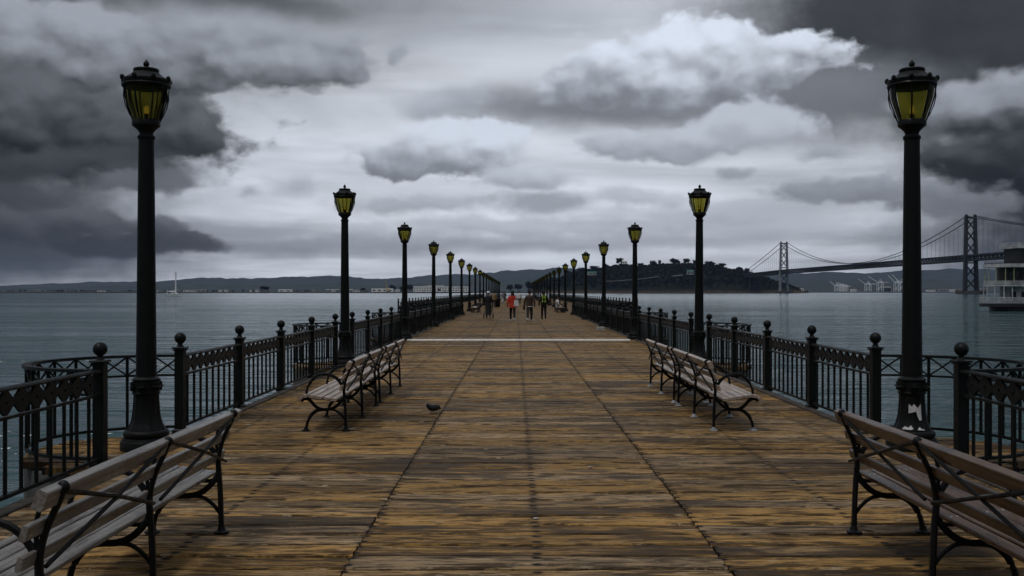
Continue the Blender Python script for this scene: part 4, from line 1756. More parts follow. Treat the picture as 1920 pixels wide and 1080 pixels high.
def bp(s, l, z):
    """s metres along the bridge from the near tower, l sideways, z above the deck datum"""
    q = T1 + ax * s + lat * l
    return (q.x - 919, q.y - 2011, z - WATER_Z)


DECK = [(-900, 80), (0, 76), (SP, 69), (SP + 560, 60), (SP + 700, 58)]
def dtop(s): return interp(DECK, s)
TOWER_TOP = {0: 154.0, 1: 153.0}


def tower(s, top, mats, label=None):
    root = link('tower', None, bridge)
    root.empty_display_size = 0.2
    leg_m, br_m = mats
    for l in (-1, 1):
        mb = MB()
        w0, w1 = 12.3, 8.8
        prev = None
        verts = []
        for z, wv, hw in ((WATER_Z, 12.2, 3.1), (top, 9.2, 2.5)):
            for a, b in ((-hw * 1.3, -hw), (hw * 1.3, -hw), (hw * 1.3, hw), (-hw * 1.3, hw)):
                verts.append(bp(s + a, l * wv + b, z))
        mb.add(verts, [(0, 1, 2, 3), (7, 6, 5, 4), (0, 4, 5, 1), (1, 5, 6, 2), (2, 6, 7, 3), (3, 7, 4, 0)])
        o = mb.build('tower_leg', leg_m, root)
    def wv(z): return 12.2 + (9.2 - 12.2) * (z - WATER_Z) / (top - WATER_Z) - 1.0
    segs = [(6, 30), (30, 56), (78, 102), (102, 126), (126, 148)]
    for a, b in segs:
        for sg in (1, -1):
            mb = MB()
            mb.tube([bp(s, -sg * wv(a), a), bp(s, sg * wv(b), b)], 1.5, 4)
            mb.build('cross_brace', br_m, root)
    for z in (2.0, 60, 76, top - 2.5):
        mb = MB()
        mb.tube([bp(s, -wv(z), z), bp(s, wv(z), z)], 2.4 if z > 100 else 1.8, 4)
        mb.build('strut', br_m, root)
    mb = MB()
    for l in (-9.2, 9.2):
        mb.tube([bp(s - 4, l, top + 1.0), bp(s, l, top + 3.2), bp(s + 4, l, top + 1.0)], 1.8, 5)
    mb.build('cable_saddles', leg_m, root)
    mb = MB()
    q0 = bp(s, 0, WATER_Z)
    mb.box((q0[0], q0[1], 3.0), (50, 26, 8.0), rz=atan2(lat.y, lat.x))
    mb.build('footing', MAT['concrete'], root)
    if label:
        root['label'] = label


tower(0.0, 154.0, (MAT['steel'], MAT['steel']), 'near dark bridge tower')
tower(SP, 153.0, (MAT['steel_lit'], MAT['steel']), 'far bridge tower with pale lit legs')


def road_truss():
    n0, n1 = -700, SP + 640
    step = 14.0
    chords, webs = MB(), MB()
    k = int((n1 - n0) / step)
    for l in (-10.5, 10.5):
        prev = None
        for dz, w in ((-1.2, 2.2), (-11.0, 2.2)):
            chords.tube([bp(n0 + step * i, l, dtop(n0 + step * i) + dz) for i in range(k + 1)], w, 4)
        for i in range(k):
            s0 = n0 + step * i
            webs.tube([bp(s0, l, dtop(s0) - 11), bp(s0 + step / 2, l, dtop(s0) - 1.5)], 1.3, 4)
            webs.tube([bp(s0 + step / 2, l, dtop(s0) - 1.5), bp(s0 + step, l, dtop(s0 + step) - 11)], 1.3, 4)
    chords.build('truss_chords', MAT['steel'], bridge)
    o = webs.build('truss_webs', MAT['steel'], bridge)
    o['kind'] = 'stuff'
    for nm, dz in (('upper_roadway', -1.0), ('lower_roadway', -10.6)):
        mb = MB()
        verts, faces = [], []
        for i in range(k + 1):
            s = n0 + step * i
            for l, d in ((-10.5, 0), (10.5, 0), (10.5, -1.4), (-10.5, -1.4)):
                verts.append(bp(s, l, dtop(s) + dz + d))
        for i in range(k):
            for q in range(4):
                q2 = (q + 1) % 4
                faces.append((i * 4 + q, i * 4 + q2, i * 4 + 4 + q2, i * 4 + 4 + q))
        mb.add(verts, faces)
        mb.build(nm, MAT['steel'], bridge)


road_truss()


def cable_z(s):
    if 0 <= s <= SP:
        f = (s / SP - 0.5) * 2
        low = dtop(SP / 2) + 2.0
        return low + (154.5 - low) * f * f
    if s < 0:
        f = -s / 640.0
        return 155 + (dtop(s) + 1 - 155) * f - 40 * f * (1 - f)
    f = (s - SP) / 400.0
    return 154 + (dtop(s) - 154) * f - 22 * f * (1 - f)


for l in (-9.4, 9.4):
    mb = MB()
    ss_ = [-640 + i * 16 for i in range(41)] + [SP * i / 48 for i in range(1, 48)] + [SP + i * 20 for i in range(0, 21)]
    mb.tube([bp(s, l, cable_z(s)) for s in ss_], 0.85, 5)
    mb.build('main_cable', MAT['steel'], bridge)
hm = MB()
hm.tube([(0, 0, 0), (0, 0, 1)], 0.13, 4)
hme = hm.mesh('suspender', MAT['steel'])
s = -600
while s < SP + 380:
    z0, z1 = dtop(s), cable_z(s)
    if z1 - z0 > 3 and abs(s) > 8 and abs(s - SP) > 8:
        for l in (-9.4, 9.4):
            link('suspender', hme, bridge, bp(s, l, z0), None, (1, 1, z1 - z0))
    s += 18.5
# support piers near the island
for s in (SP + 300, SP + 420):
    mb = MB()
    for l in (-9, 9):
        mb.tube([bp(s, l, WATER_Z + 3), bp(s, l, dtop(s) - 11)], 2.4, 6)
    mb.build('support_pier', MAT['steel'], bridge)
tag(bridge, 'long steel suspension bridge with two towers on the right', 'bridge')

# ------------------------------------------------------------------ sailing boat
Yb = 1020.0
k = Yb / F
root = empty('sailboat', ((327 - VX) * k, Yb, WATER_Z))
MAT['gelcoat'] = simple('white_gelcoat', (0.90, 0.90, 0.90), 0.3)
MAT['boot'] = simple('dark_boot_stripe', (0.03, 0.035, 0.05), 0.5)
mb = MB()
Lh, Hh = 30 * k, 2.8
st = [(-1.0, 0.55, 0.35), (-0.7, 0.85, 0.9), (-0.2, 1.0, 1.0), (0.3, 0.85, 1.0), (0.7, 0.5, 1.05), (1.0, 0.02, 1.15)]
verts, faces = [], []
for f, w, h in st:
    X = f * Lh / 2
    b = 2.3 * w
    verts += [(X, 0, -0.8), (X, -b * 0.75, 0.1), (X, -b, Hh * h), (X, b, Hh * h), (X, b * 0.75, 0.1)]
for i in range(len(st) - 1):
    for q in range(5):
        q2 = (q + 1) % 5
        faces.append((i * 5 + q, i * 5 + q2, i * 5 + 5 + q2, i * 5 + 5 + q))
faces += [(4, 3, 2, 1, 0), tuple(25 + q for q in range(5))]
mb.add(verts, faces).build('hull', MAT['gelcoat'], root)
mb = MB()
mb.prism([(-3.2, Hh), (3.6, Hh * 1.02), (2.6, Hh + 0.9), (-2.4, Hh + 1.2)], 'y', -1.1, 1.1)
cabin = mb.build('cabin', MAT['gelcoat'], root)
mb = MB(); mb.box((0, -1.12, Hh + 0.5), (3.6, 0.06, 0.35)); mb.build('cabin_window', MAT['dark_pane'], cabin)
mb = MB(); mb.tube([(1.3, 0, Hh), (1.3, 0, 46 * k)], [0.75, 0.6], 8); mb.build('mast', MAT['gelcoat'], root)
mb = MB(); mb.tube([(1.3, 0, Hh + 2.6), (-5.6, 0, Hh + 2.4)], 0.5, 8); mb.build('boom_with_furled_sail', MAT['gelcoat'], root)
mb = MB(); mb.tube([(Lh / 2 - 0.2, 0, Hh), (1.3, 0, 45 * k)], 0.05, 4); mb.tube([(-Lh / 2 + 0.2, 0, Hh * 0.6), (1.3, 0, 45.5 * k)], 0.05, 4); mb.build('stays', MAT['boot'], root)
mb = MB()
mb.tube([(-Lh / 2 + 0.8, 0.8, Hh * 0.7), (-Lh / 2 + 0.8, 0.8, Hh + 3.6)], 0.14, 5)
mb.tube([(-Lh / 2 + 0.8, -0.8, Hh * 0.7), (-Lh / 2 + 0.8, -0.8, Hh + 3.6)], 0.14, 5)
mb.box((-Lh / 2 + 0.8, 0, Hh + 3.6), (0.6, 2.2, 0.3))
mb.build('stern_arch', MAT['gelcoat'], root)
tag(root, 'white sailboat with bare mast on the water at the left', 'sailboat')

# ------------------------------------------------------------------ excursion ferry
Yf = 258.0
kf = Yf / F
MAT['ferry_white'] = simple('ferry_white', (0.46, 0.47, 0.48), 0.5, 0.3, 0.5)
MAT['ferry_dark'] = simple('ferry_dark', (0.020, 0.020, 0.024), 0.5, 0.3, 0.8)
MAT['ferry_hull'] = simple('ferry_hull', (0.016, 0.017, 0.020), 0.45, 0.3, 0.5)
MAT['ferry_yellow'] = simple('ferry_post', (0.40, 0.42, 0.22), 0.5)
ferry = empty('ferry', ((1842 - VX) * kf, Yf, WATER_Z), radians(6))
LF, BF = 52.0, 11.0


def fz(yp):     # photograph y -> height above the water at the ferry
    return CAM_H - (yp - VY) * kf - WATER_Z


def outline(inset=0.0, x_start=0.0):
    """bow plan, rounded towards local -X"""
    pts = []
    for i in range(13):
        a = pi / 2 + pi * i / 12
        pts.append((x_start + 4.2 + (4.2 - inset) * cos(a), (BF / 2 - inset) * sin(a)))
    pts += [(LF, -BF / 2 + inset), (LF, BF / 2 - inset)]
    return pts


mb = MB()
mb.prism([(p[0] + 2.6 if p[0] < 8 else p[0], p[1] * 0.8) for p in outline()], 'z', -1.0, fz(575))
mb.build('hull', MAT['ferry_hull'], ferry)
mb = MB(); mb.prism(outline(), 'z', fz(575), fz(569)); mb.build('main_deck', MAT['ferry_hull'], ferry)
mb = MB(); mb.prism(outline(0.15, 1.2), 'z', fz(537), fz(533.5)); mb.build('second_deck', MAT['ferry_white'], ferry)
mb = MB(); mb.prism(outline(0.1, 1.2), 'z', fz(501.5), fz(495)); mb.build('upper_deck_fascia', MAT['ferry_white'], ferry)
mb = MB(); mb.prism(outline(0.4, 1.2), 'z', fz(495), fz(493.8)); mb.build('upper_deck', MAT['ferry_dark'], ferry)
mb = MB(); mb.prism(outline(2.2, 3.4), 'z', fz(569), fz(537)); mb.build('main_cabin', MAT['ferry_white'], ferry)
mb = MB(); mb.prism(outline(1.6, 3.2), 'z', fz(533.5), fz(501.5)); mb.build('second_cabin', MAT['ferry_dark'], ferry)
mb = MB(); mb.prism([(8.2, -3.6), (30, -3.6), (30, 3.6), (8.2, 3.6)], 'z', fz(493.8), fz(466)); ph = mb.build('pilot_house', MAT['ferry_dark'], ferry)
mb = MB(); mb.prism([(7.4, -4.3), (31, -4.3), (31, 4.3), (7.4, 4.3)], 'z', fz(466), fz(459)); mb.build('pilot_house_roof', MAT['ferry_white'], ferry)
mb = MB(); mb.box((10.4, -3.7, (fz(493) + fz(473)) / 2), (1.3, 0.15, fz(473) - fz(493))); mb.build('door', MAT['ferry_white'], ph)
for i in range(6):
    mb = MB(); mb.box((13.0 + i * 2.6, -3.66, fz(478)), (1.5, 0.1, 1.3)); mb.build('window', MAT['dark_pane'], ph)


def deck_posts(z0, z1, inset, xs0, n, mat, r):
    pts = outline(inset, xs0)
    path = [p for p in pts[4:13]] + [(4.5 + i * 2.1, -BF / 2 + inset) for i in range(1, n)]
    for i, p in enumerate(path[::2] if len(path) > 14 else path):
        mb = MB()
        mb.tube([(p[0], p[1], z0), (p[0], p[1], z1)], r, 6)
        mb.build('post', mat, ferry)


def deck_rail(zs, inset, xs0, r, mat, name):
    pts = outline(inset, xs0)
    path = pts[2:14]
    mb = MB()
    for z in zs:
        mb.tube([(p[0], p[1], z) for p in path], r, 5)
    z0, z1 = min(zs) - 0.3, max(zs)
    for i in range(len(path) - 1):
        a, b = path[i], path[i + 1]
        L = sqrt((a[0] - b[0]) ** 2 + (a[1] - b[1]) ** 2)
        m = max(1, int(L / 0.9))
        for j in range(m):
            f = j / m
            q = (a[0] + (b[0] - a[0]) * f, a[1] + (b[1] - a[1]) * f)
            mb.tube([(q[0], q[1], z0), (q[0], q[1], z1)], r * 0.6, 4)
    mb.build(name, mat, ferry)


deck_posts(fz(569), fz(537), 0.5, 0.9, 16, MAT['ferry_white'], 0.13)
deck_posts(fz(533.5), fz(501.5), 0.45, 1.3, 16, MAT['ferry_yellow'], 0.10)
deck_rail([fz(567), fz(564), fz(561), fz(558)], 0.25, 0.0, 0.085, MAT['ferry_white'], 'main_deck_railing')
deck_rail([fz(532), fz(530), fz(527.5)], 0.3, 1.2, 0.10, MAT['ferry_white'], 'second_deck_railing')
deck_rail([fz(493), fz(490.5)], 0.4, 1.3, 0.05, MAT['ferry_dark'], 'upper_deck_railing')
mb = MB()
for zz in (fz(458), fz(455.5)):
    mb.tube([(7.5, 4.2, zz), (7.5, -4.2, zz), (31, -4.2, zz)], 0.07, 5)
for i in range(14):
    mb.tube([(7.5 + i * 1.7, -4.2, fz(459)), (7.5 + i * 1.7, -4.2, fz(455.5))], 0.06, 4)
mb.build('roof_railing', MAT['ferry_white'], ferry)
for i in range(9):
    mb = MB(); mb.box((6.0 + i * 2.6, -BF / 2 + 1.55, fz(516)), (1.7, 0.12, 1.9)); mb.build('window', MAT['ferry_white'] if i % 4 == 3 else MAT['dark_pane'], ferry)
for i in range(5):
    mb = MB(); mb.box((6.4 + i * 3.0, -BF / 2 + 2.15, fz(552)), (1.5, 0.12, 1.5)); mb.build('window', MAT['dark_pane'], ferry)
mb = MB(); mb.box((9.0, -BF / 2 + 0.45, fz(563.5)), (2.3, 0.5, 1.3), bev=0.1); mb.build('life_raft_box', MAT['ferry_white'], ferry)
tag(ferry, 'white and dark multi-deck excursion ferry at the right edge', 'ferry')

# ------------------------------------------------------------------ people
def cloth(name, col, rough=0.8):
    m, t = material(name)
    n = t.noise(t.objco(), 14.0, 4.0, 0.6)
    c = t.mix(n.ss(0.3, 0.7), tuple(k * 0.7 for k in col), tuple(min(1, k * 1.2) for k in col))
    t.out(t.principled(c, rough, t.bump(n, 0.4, 0.02), 0.0, 0.3).outputs[0])
    return m


MAT['skin'] = cloth('skin', (0.42, 0.26, 0.19), 0.55)
CL = {k: cloth('cloth_' + k, v) for k, v in {
    'black': (0.016, 0.016, 0.018), 'charcoal': (0.028, 0.028, 0.032), 'red': (0.52, 0.045, 0.022), 'brown': (0.060, 0.040, 0.030), 'navy': (0.018, 0.022, 0.040),
    'white': (0.68, 0.68, 0.68), 'tan': (0.30, 0.20, 0.11), 'neon': (0.38, 0.62, 0.02), 'hair': (0.016, 0.012, 0.010), 'shoe': (0.03, 0.03, 0.03), 'grey': (0.22, 0.22, 0.23)}.items()}


def skin_mesh(name, nodes, edges, mats, face_mat, root_i=0, sub=1):
    """nodes: {key: (x, y, z, rx, ry)}; grows one continuous skin over the skeleton"""
    keys = list(nodes)
    idx = {k2: i for i, k2 in enumerate(keys)}
    me = bpy.data.meshes.new(name)
    me.from_pydata([nodes[k2][:3] for k2 in keys], [(idx[a], idx[b]) for a, b in edges], [])
    o = bpy.data.objects.new(name, me)
    C.objects.link(o)
    o.modifiers.new('skin', 'SKIN').use_smooth_shade = True
    sv = me.skin_vertices
    lay = sv[0].data if len(sv) else None
    if lay is None:
        import bmesh
        bm = bmesh.new(); bm.from_mesh(me); bm.verts.layers.skin.verify(); bm.to_mesh(me); bm.free()
        lay = me.skin_vertices[0].data
    for k2 in keys:
        lay[idx[k2]].radius = nodes[k2][3:5]
        lay[idx[k2]].use_root = (idx[k2] == root_i)
    s = o.modifiers.new('sub', 'SUBSURF'); s.levels = sub; s.render_levels = sub
    dg = bpy.context.evaluated_depsgraph_get()
    new = bpy.data.meshes.new_from_object(o.evaluated_get(dg))
    bpy.data.objects.remove(o)
    for m in mats:
        new.materials.append(m)
    pts = [(Vector(nodes[k2][:3]), k2) for k2 in keys]
    for p in new.polygons:
        c = p.center
        best = min(pts, key=lambda q: (q[0] - c).length_squared)[1]
        p.material_index = face_mat(best, c)
        p.use_smooth = True
    return new


def person(label, loc, heading, jacket, trousers, shoes, hair, step=0.0, arms='down', sit=False, height=1.72, long_hair=False, group=None, cap=None, coat_len=0.0):
    """figure facing local +Y; step: stride in metres"""
    root = empty('person', loc, heading)
    sc_ = height / 1.72
    root.scale = (sc_, sc_, sc_)
    N, E = {}, []
    hip = 0.50 if sit else 0.93
    dz = hip - 0.93
    N['pelvis'] = (0, 0, 0.94 + dz, 0.155, 0.115)
    N['waist'] = (0, 0.005, 1.08 + dz, 0.145, 0.105)
    N['chest'] = (0, 0.01, 1.28 + dz, 0.175, 0.12)
    N['shoulders'] = (0, 0.0, 1.40 + dz, 0.15, 0.095)
    N['neck'] = (0, 0.005, 1.485 + dz, 0.055, 0.055)
    N['jaw'] = (0, 0.035, 1.555 + dz, 0.060, 0.072)
    N['head'] = (0, 0.02, 1.635 + dz, 0.078, 0.098)
    N['crown'] = (0, 0.015, 1.69 + dz, 0.058, 0.072)
    E += [('pelvis', 'waist'), ('waist', 'chest'), ('chest', 'shoulders'), ('shoulders', 'neck'), ('neck', 'jaw'), ('jaw', 'head'), ('head', 'crown')]
    hands = {}
    for s, sx in (('l', -1), ('r', 1)):
        f = step * (1 if s == 'l' else -1)
        if sit:
            N['hip' + s] = (sx * 0.09, 0.02, 0.52, 0.09, 0.09)
            N['knee' + s] = (sx * 0.11, 0.44, 0.50, 0.065, 0.065)
            N['ankle' + s] = (sx * 0.11, 0.46, 0.10, 0.042, 0.042)
            N['heel' + s] = (sx * 0.11, 0.44, 0.05, 0.042, 0.045)
            N['toe' + s] = (sx * 0.12, 0.62, 0.035, 0.045, 0.032)
        else:
            lift = 0.09 if f < -0.05 else 0.0
            N['hip' + s] = (sx * 0.092, f * 0.1, 0.84, 0.108, 0.108)
            N['knee' + s] = (sx * 0.098, f * 0.55 + (0.05 if f < 0 else 0.03), 0.49, 0.082, 0.084)
            N['calf' + s] = (sx * 0.098, f * 0.8 - 0.005, 0.32, 0.070, 0.074)
            N['ankle' + s] = (sx * 0.10, f - 0.01, 0.10 + lift, 0.056, 0.058)
            N['heel' + s] = (sx * 0.10, f - 0.035, 0.045 + lift, 0.052, 0.048)
            N['toe' + s] = (sx * 0.11, f + 0.14, 0.035 + lift * 0.2, 0.054, 0.040)
        E += [('pelvis', 'hip' + s), ('hip' + s, 'knee' + s)]
        if sit:
            E += [('knee' + s, 'ankle' + s)]
        else:
            E += [('knee' + s, 'calf' + s), ('calf' + s, 'ankle' + s)]
        E += [('ankle' + s, 'heel' + s), ('heel' + s, 'toe' + s)]
        N['sh' + s] = (sx * 0.185, -0.005, 1.385 + dz, 0.068, 0.068)
        if arms == 'push' or (arms == 'bag' and s == 'l'):
            el, wr = (sx * 0.24, 0.08, 1.13 + dz), (sx * 0.19, 0.34, 1.05 + dz)
            hd = (sx * 0.185, 0.42, 1.04 + dz)
        elif arms == 'lap':
            el, wr = (sx * 0.24, 0.05, 1.12 + dz), (sx * 0.14, 0.26, 0.98 + dz)
            hd = (sx * 0.08, 0.33, 0.95 + dz)
        else:
            sw = -f * 0.45
            el, wr = (sx * 0.275, sw * 0.4 - 0.02, 1.11 + dz), (sx * 0.285, sw + 0.05, 0.87 + dz)
            hd = (sx * 0.28, sw + 0.075, 0.80 + dz)
        N['el' + s] = (*el, 0.064, 0.064)
        N['wr' + s] = (*wr, 0.046, 0.044)
        N['palm' + s] = (*hd, 0.036, 0.022)
        E += [('shoulders', 'sh' + s), ('sh' + s, 'el' + s), ('el' + s, 'wr' + s), ('wr' + s, 'palm' + s)]
        hands[s] = (Vector(wr), Vector(hd), sx)

    def fm(key, c):
        if key in ('neck', 'jaw', 'head', 'crown') or key.startswith('palm'):
            return 0
        if key.startswith(('heel', 'toe')):
            return 3
        if key.startswith(('knee', 'calf', 'ankle')) or (key.startswith('hip') and c.z < 0.86 + dz - coat_len):
            return 2
        return 1
    me = skin_mesh('body', N, E, [MAT['skin'], CL[jacket], CL[trousers], CL[shoes]], fm)
    body = link('body', me, root)
    # fingers and face details grown onto the same mesh
    mb = MB()
    for s, (wr, hd, sx) in hands.items():
        d = (hd - wr).normalized()
        side = d.cross(Vector((1, 0, 0)))
        side = side.normalized() if side.length > 0.1 else Vector((0, 1, 0))
        inn = d.cross(side).normalized()
        for q, ln in enumerate((0.062, 0.074, 0.078, 0.070)):
            a = hd + side * (0.024 * (1.5 - q) / 1.5 * 1.0) + d * 0.012
            mb.tube([tuple(a), tuple(a + d * ln * 0.5 + inn * 0.006 * sx), tuple(a + d * ln * 0.9 + inn * 0.030 * sx)], [0.009, 0.0085, 0.007], 5)
        a = hd + side * 0.03 - d * 0.03
        mb.tube([tuple(a), tuple(a + side * 0.026 + d * 0.022), tuple(a + side * 0.030 + d * 0.052)], [0.011, 0.010, 0.008], 5)
    zh = 1.62 + dz
    mb.tube([(0, 0.105, zh + 0.02), (0, 0.128, zh - 0.015), (0, 0.11, zh - 0.025)], [0.008, 0.013, 0.010], 5)
    for sx in (-1, 1):
        mb.ball((sx * 0.083, 0.01, zh - 0.002), 0.026, 8, 5, (0.4, 0.7, 1.2))
    fing = mb.mesh('detail', MAT['skin'], True)
    import bmesh
    bm = bmesh.new(); bm.from_mesh(me); bm.from_mesh(fing); bm.to_mesh(me); bm.free()
    bpy.data.meshes.remove(fing)
    for p in me.polygons:
        p.use_smooth = True
    for s in 'lr':
        h_, t_ = Vector(N['heel' + s][:3]), Vector(N['toe' + s][:3])
        mb = MB()
        mb.tube([tuple(h_ + Vector((0, -0.05, 0.012))), tuple(h_ + Vector((0, 0.02, 0.020))), tuple(h_ * 0.45 + t_ * 0.55 + Vector((0, 0, 0.022))), tuple(t_ + Vector((0, 0.03, 0.012)))],
                [0.045, 0.068, 0.062, 0.036], 8, flat=0.95)
        mb.build('shoe', CL[shoes], root, True)
    mb = MB()
    for sx in (-1, 1):
        mb.ball((sx * 0.031, 0.098, zh + 0.018), 0.011, 8, 5)
    mb.build('eyes', CL['hair'], root, True)
    mb = MB(); mb.ball((0, 0.106, zh - 0.052), 0.02, 8, 4, (1.2, 0.35, 0.3)); mb.build('mouth', CL['brown'], root, True)
    # hair
    mb = MB()
    r = random.Random(len(label))
    prof = [(0.098, -0.075), (0.103, -0.02), (0.100, 0.04), (0.075, 0.085), (0.03, 0.105), (0.002, 0.108)]
    mb.lathe(prof, 14, (0, -0.002, zh + 0.025), flute=lambda z, a: 1.0 + 0.04 * sin(5 * a + z * 40) - (0.10 if (sin(a) > 0.35 and z < 0.05) else 0))
    if long_hair:
        mb.tube([(0, -0.065, zh + 0.04), (0, -0.095, zh - 0.08), (0, -0.105, zh - 0.20), (0, -0.10, zh - 0.30)], [0.085, 0.095, 0.085, 0.04], 10, flat=0.55, up=(0, 1, 0))
    mb.build('hair', CL[hair], root, True)
    if cap:
        mb = MB()
        mb.lathe([(0.108, -0.01), (0.110, 0.03), (0.090, 0.08), (0.045, 0.112), (0.002, 0.118)], 14, (0, 0.0, zh + 0.03))
        mb.build('cap', CL[cap], root, True)
    # jacket: a looser shell with hem, over the trunk
    mb = MB()
    hem = 0.84 + dz - coat_len
    pr = [(0.172 + coat_len * 0.03, hem), (0.170, hem + 0.06), (0.168, 1.04 + dz), (0.176, 1.18 + dz), (0.192, 1.30 + dz), (0.185, 1.385 + dz), (0.12, 1.45 + dz), (0.07, 1.48 + dz)]
    verts, faces = [], []
    n = 18
    for (rr, z) in pr:
        for q in range(n):
            a = 2 * pi * q / n
            w = 1 + 0.025 * sin(3 * a + z * 9)
            verts.append((rr * cos(a) * 1.10 * w, rr * sin(a) * 0.78 * w, z))
    for i in range(len(pr) - 1):
        for q in range(n):
            faces.append((i * n + q, i * n + (q + 1) % n, (i + 1) * n + (q + 1) % n, (i + 1) * n + q))
    mb.add(verts, faces)
    mb.build('jacket', CL[jacket], root, True)
    tag(root, label, 'person', group)
    return root


def at(xp, yp):
    """ground point seen at photograph (x, y)"""
    Y = CAM_H * F / (yp - VY)
    return ((xp - VX) / F * Y, Y, 0.0)


p1 = at(961, 602.5)
per = person('person walking away in a red jacket with a white tote bag', p1, 0.05, 'red', 'black', 'white', 'hair', 0.22, 'down', height=1.74, long_hair=True, coat_len=0.06)
mb = MB()
mb.lathe([(0.055, 1.30), (0.10, 1.33), (0.115, 1.40), (0.095, 1.46), (0.07, 1.475)], 12, (0, -0.05, 0.02))
mb.build('hood', CL['red'], per, True)
tote = empty('tote_bag', (p1[0] + 0.22, p1[1] - 0.10, 0.88))
mb = MB()
mb.add([(-0.15, -0.05, 0), (0.15, -0.05, 0), (0.15, 0.05, 0), (-0.15, 0.05, 0), (-0.11, -0.05, 0.34), (0.11, -0.05, 0.34), (0.11, 0.05, 0.34), (-0.11, 0.05, 0.34)],
       [(0, 3, 2, 1), (0, 1, 5, 4), (1, 2, 6, 5), (2, 3, 7, 6), (3, 0, 4, 7), (4, 5, 6, 7)])
mb.build('bag', CL['white'], tote)
mb = MB()
for dy in (-0.045, 0.045):
    mb.tube([(-0.08, dy, 0.33), (-0.045, dy, 0.50), (-0.02, dy * 0.4, 0.575), (0.0, dy, 0.50), (0.07, dy, 0.33)], 0.012, 5)
mb.build('strap', CL['white'], tote)
tag(tote, 'white cloth tote bag hanging from the red jacketed walker', 'bag')
p2 = at(993, 603)
per = person('person walking away in a brown jacket with pale belt and white shoes', p2, -0.03, 'brown', 'charcoal', 'white', 'hair', -0.26, 'down', height=1.76, coat_len=-0.02)
mb = MB(); mb.lathe([(0.176, 0.825), (0.178, 0.862)], 18, cap=False); o = mb.build('hem_band', CL['white'], per, True); o.scale = (1.08, 0.80, 1)
hb = empty('shoulder_bag', (p2[0] - 0.31, p2[1] - 0.02, 0.66))
mb = MB(); mb.box((0, 0, 0.14), (0.12, 0.26, 0.28), bev=0.04); mb.build('bag', CL['black'], hb)
mb = MB(); mb.tube([(0, -0.08, 0.27), (0.04, 0, 0.45), (0, 0.08, 0.27)], 0.012, 5); mb.build('strap', CL['black'], hb)
tag(hb, 'dark bag at the left side of the brown jacketed walker', 'bag')
p3 = at(1019.5, 599)
per = person('person walking away in black with a neon green and black backpack', p3, 0.0, 'black', 'black', 'shoe', 'hair', 0.16, 'down', height=1.73)
bp_ = empty('backpack', (p3[0], p3[1] - 0.23, 1.02))
mb = MB()
mb.box((0, 0, 0.21), (0.28, 0.15, 0.42), bev=0.05)
mb.build('pack', CL['black'], bp_)
mb = MB()
mb.tube([(-0.11, -0.085, 0.25), (-0.06, -0.09, 0.33), (0.06, -0.09, 0.33), (0.11, -0.085, 0.25)], 0.024, 6); mb.build('top_trim', CL['neon'], bp_)
for sx in (-1, 1):
    mb = MB(); mb.tube([(sx * 0.08, -0.085, 0.03), (sx * 0.07, -0.09, 0.20)], 0.030, 6); mb.build('side_trim', CL['neon'], bp_)
    mb = MB(); mb.tube([(sx * 0.10, 0.10, 0.34), (sx * 0.10, 0.12, 0.42), (sx * 0.10, 0.03, 0.45), (sx * 0.09, -0.075, 0.38)], 0.022, 6); mb.build('strap', CL['neon'], bp_)
tag(bp_, 'neon green trimmed black backpack on the rightmost walker', 'backpack')
p0 = at(915.5, 597.5)
per = person('person in a long black coat and white cap behind a pushchair', p0, 0.0, 'black', 'black', 'grey', 'hair', 0.06, 'push', height=1.70, cap='white', coat_len=0.58)
# pushchair
pc = empty('pushchair', (p0[0], p0[1] + 0.62, 0))
mb = MB()
for sx in (-1, 1):
    mb.tube([(sx * 0.24, -0.22, 1.0), (sx * 0.26, -0.02, 0.75), (sx * 0.27, 0.30, 0.20)], 0.016, 6)
    mb.tube([(sx * 0.27, -0.28, 0.14), (sx * 0.26, 0.05, 0.62)], 0.016, 6)
mb.tube([(-0.24, -0.22, 1.0), (0.24, -0.22, 1.0)], 0.018, 6)
mb.build('frame', CL['charcoal'], pc)
mb = MB()
mb.prism([(-0.12, 0.38), (0.22, 0.36), (0.26, 0.42), (0.0, 0.46), (-0.12, 0.80), (-0.18, 0.80)], 'x', -0.2, 0.2)
mb.build('seat', CL['black'], pc)
mb = MB()
mb.lathe([(0.22, 0.0), (0.20, 0.12), (0.12, 0.20), (0.01, 0.23)], 12, (0, 0.0, 0.76))
mb.build('hood', CL['black'], pc, True)
for sx in (-1, 1):
    for yy in (-0.28, 0.30):
        wm = MB()
        wm.tube([(sx * 0.30 - 0.025, yy, 0.14), (sx * 0.30 + 0.025, yy, 0.14)], 0.14, 16)
        wm.build('wheel', CL['shoe'], pc)
tag(pc, 'dark pushchair in front of the person in a long black coat', 'pushchair')

person('distant person walking in a white top, past the red jacket', at(974, 571), 0.0, 'white', 'charcoal', 'shoe', 'hair', 0.2, 'down', height=1.74)
person('distant person in a tan coat left of the walkers', at(926, 577), 0.3, 'tan', 'charcoal', 'shoe', 'hair', 0.1, 'bag', height=1.74)
person('far dark clothed person at the left near the pier end', at(946, 568), 0.2, 'charcoal', 'black', 'white', 'hair', 0.15, 'down', height=1.74)
person('far person in pale grey left of the pier end', at(942, 569), -0.2, 'grey', 'white', 'shoe', 'hair', 0.1, 'down', height=1.70)
person('person in a pale top sitting on the distant right bench', (3.42, 81.6, 0.0), -pi / 2, 'white', 'navy', 'shoe', 'hair', 0, 'lap', sit=True)

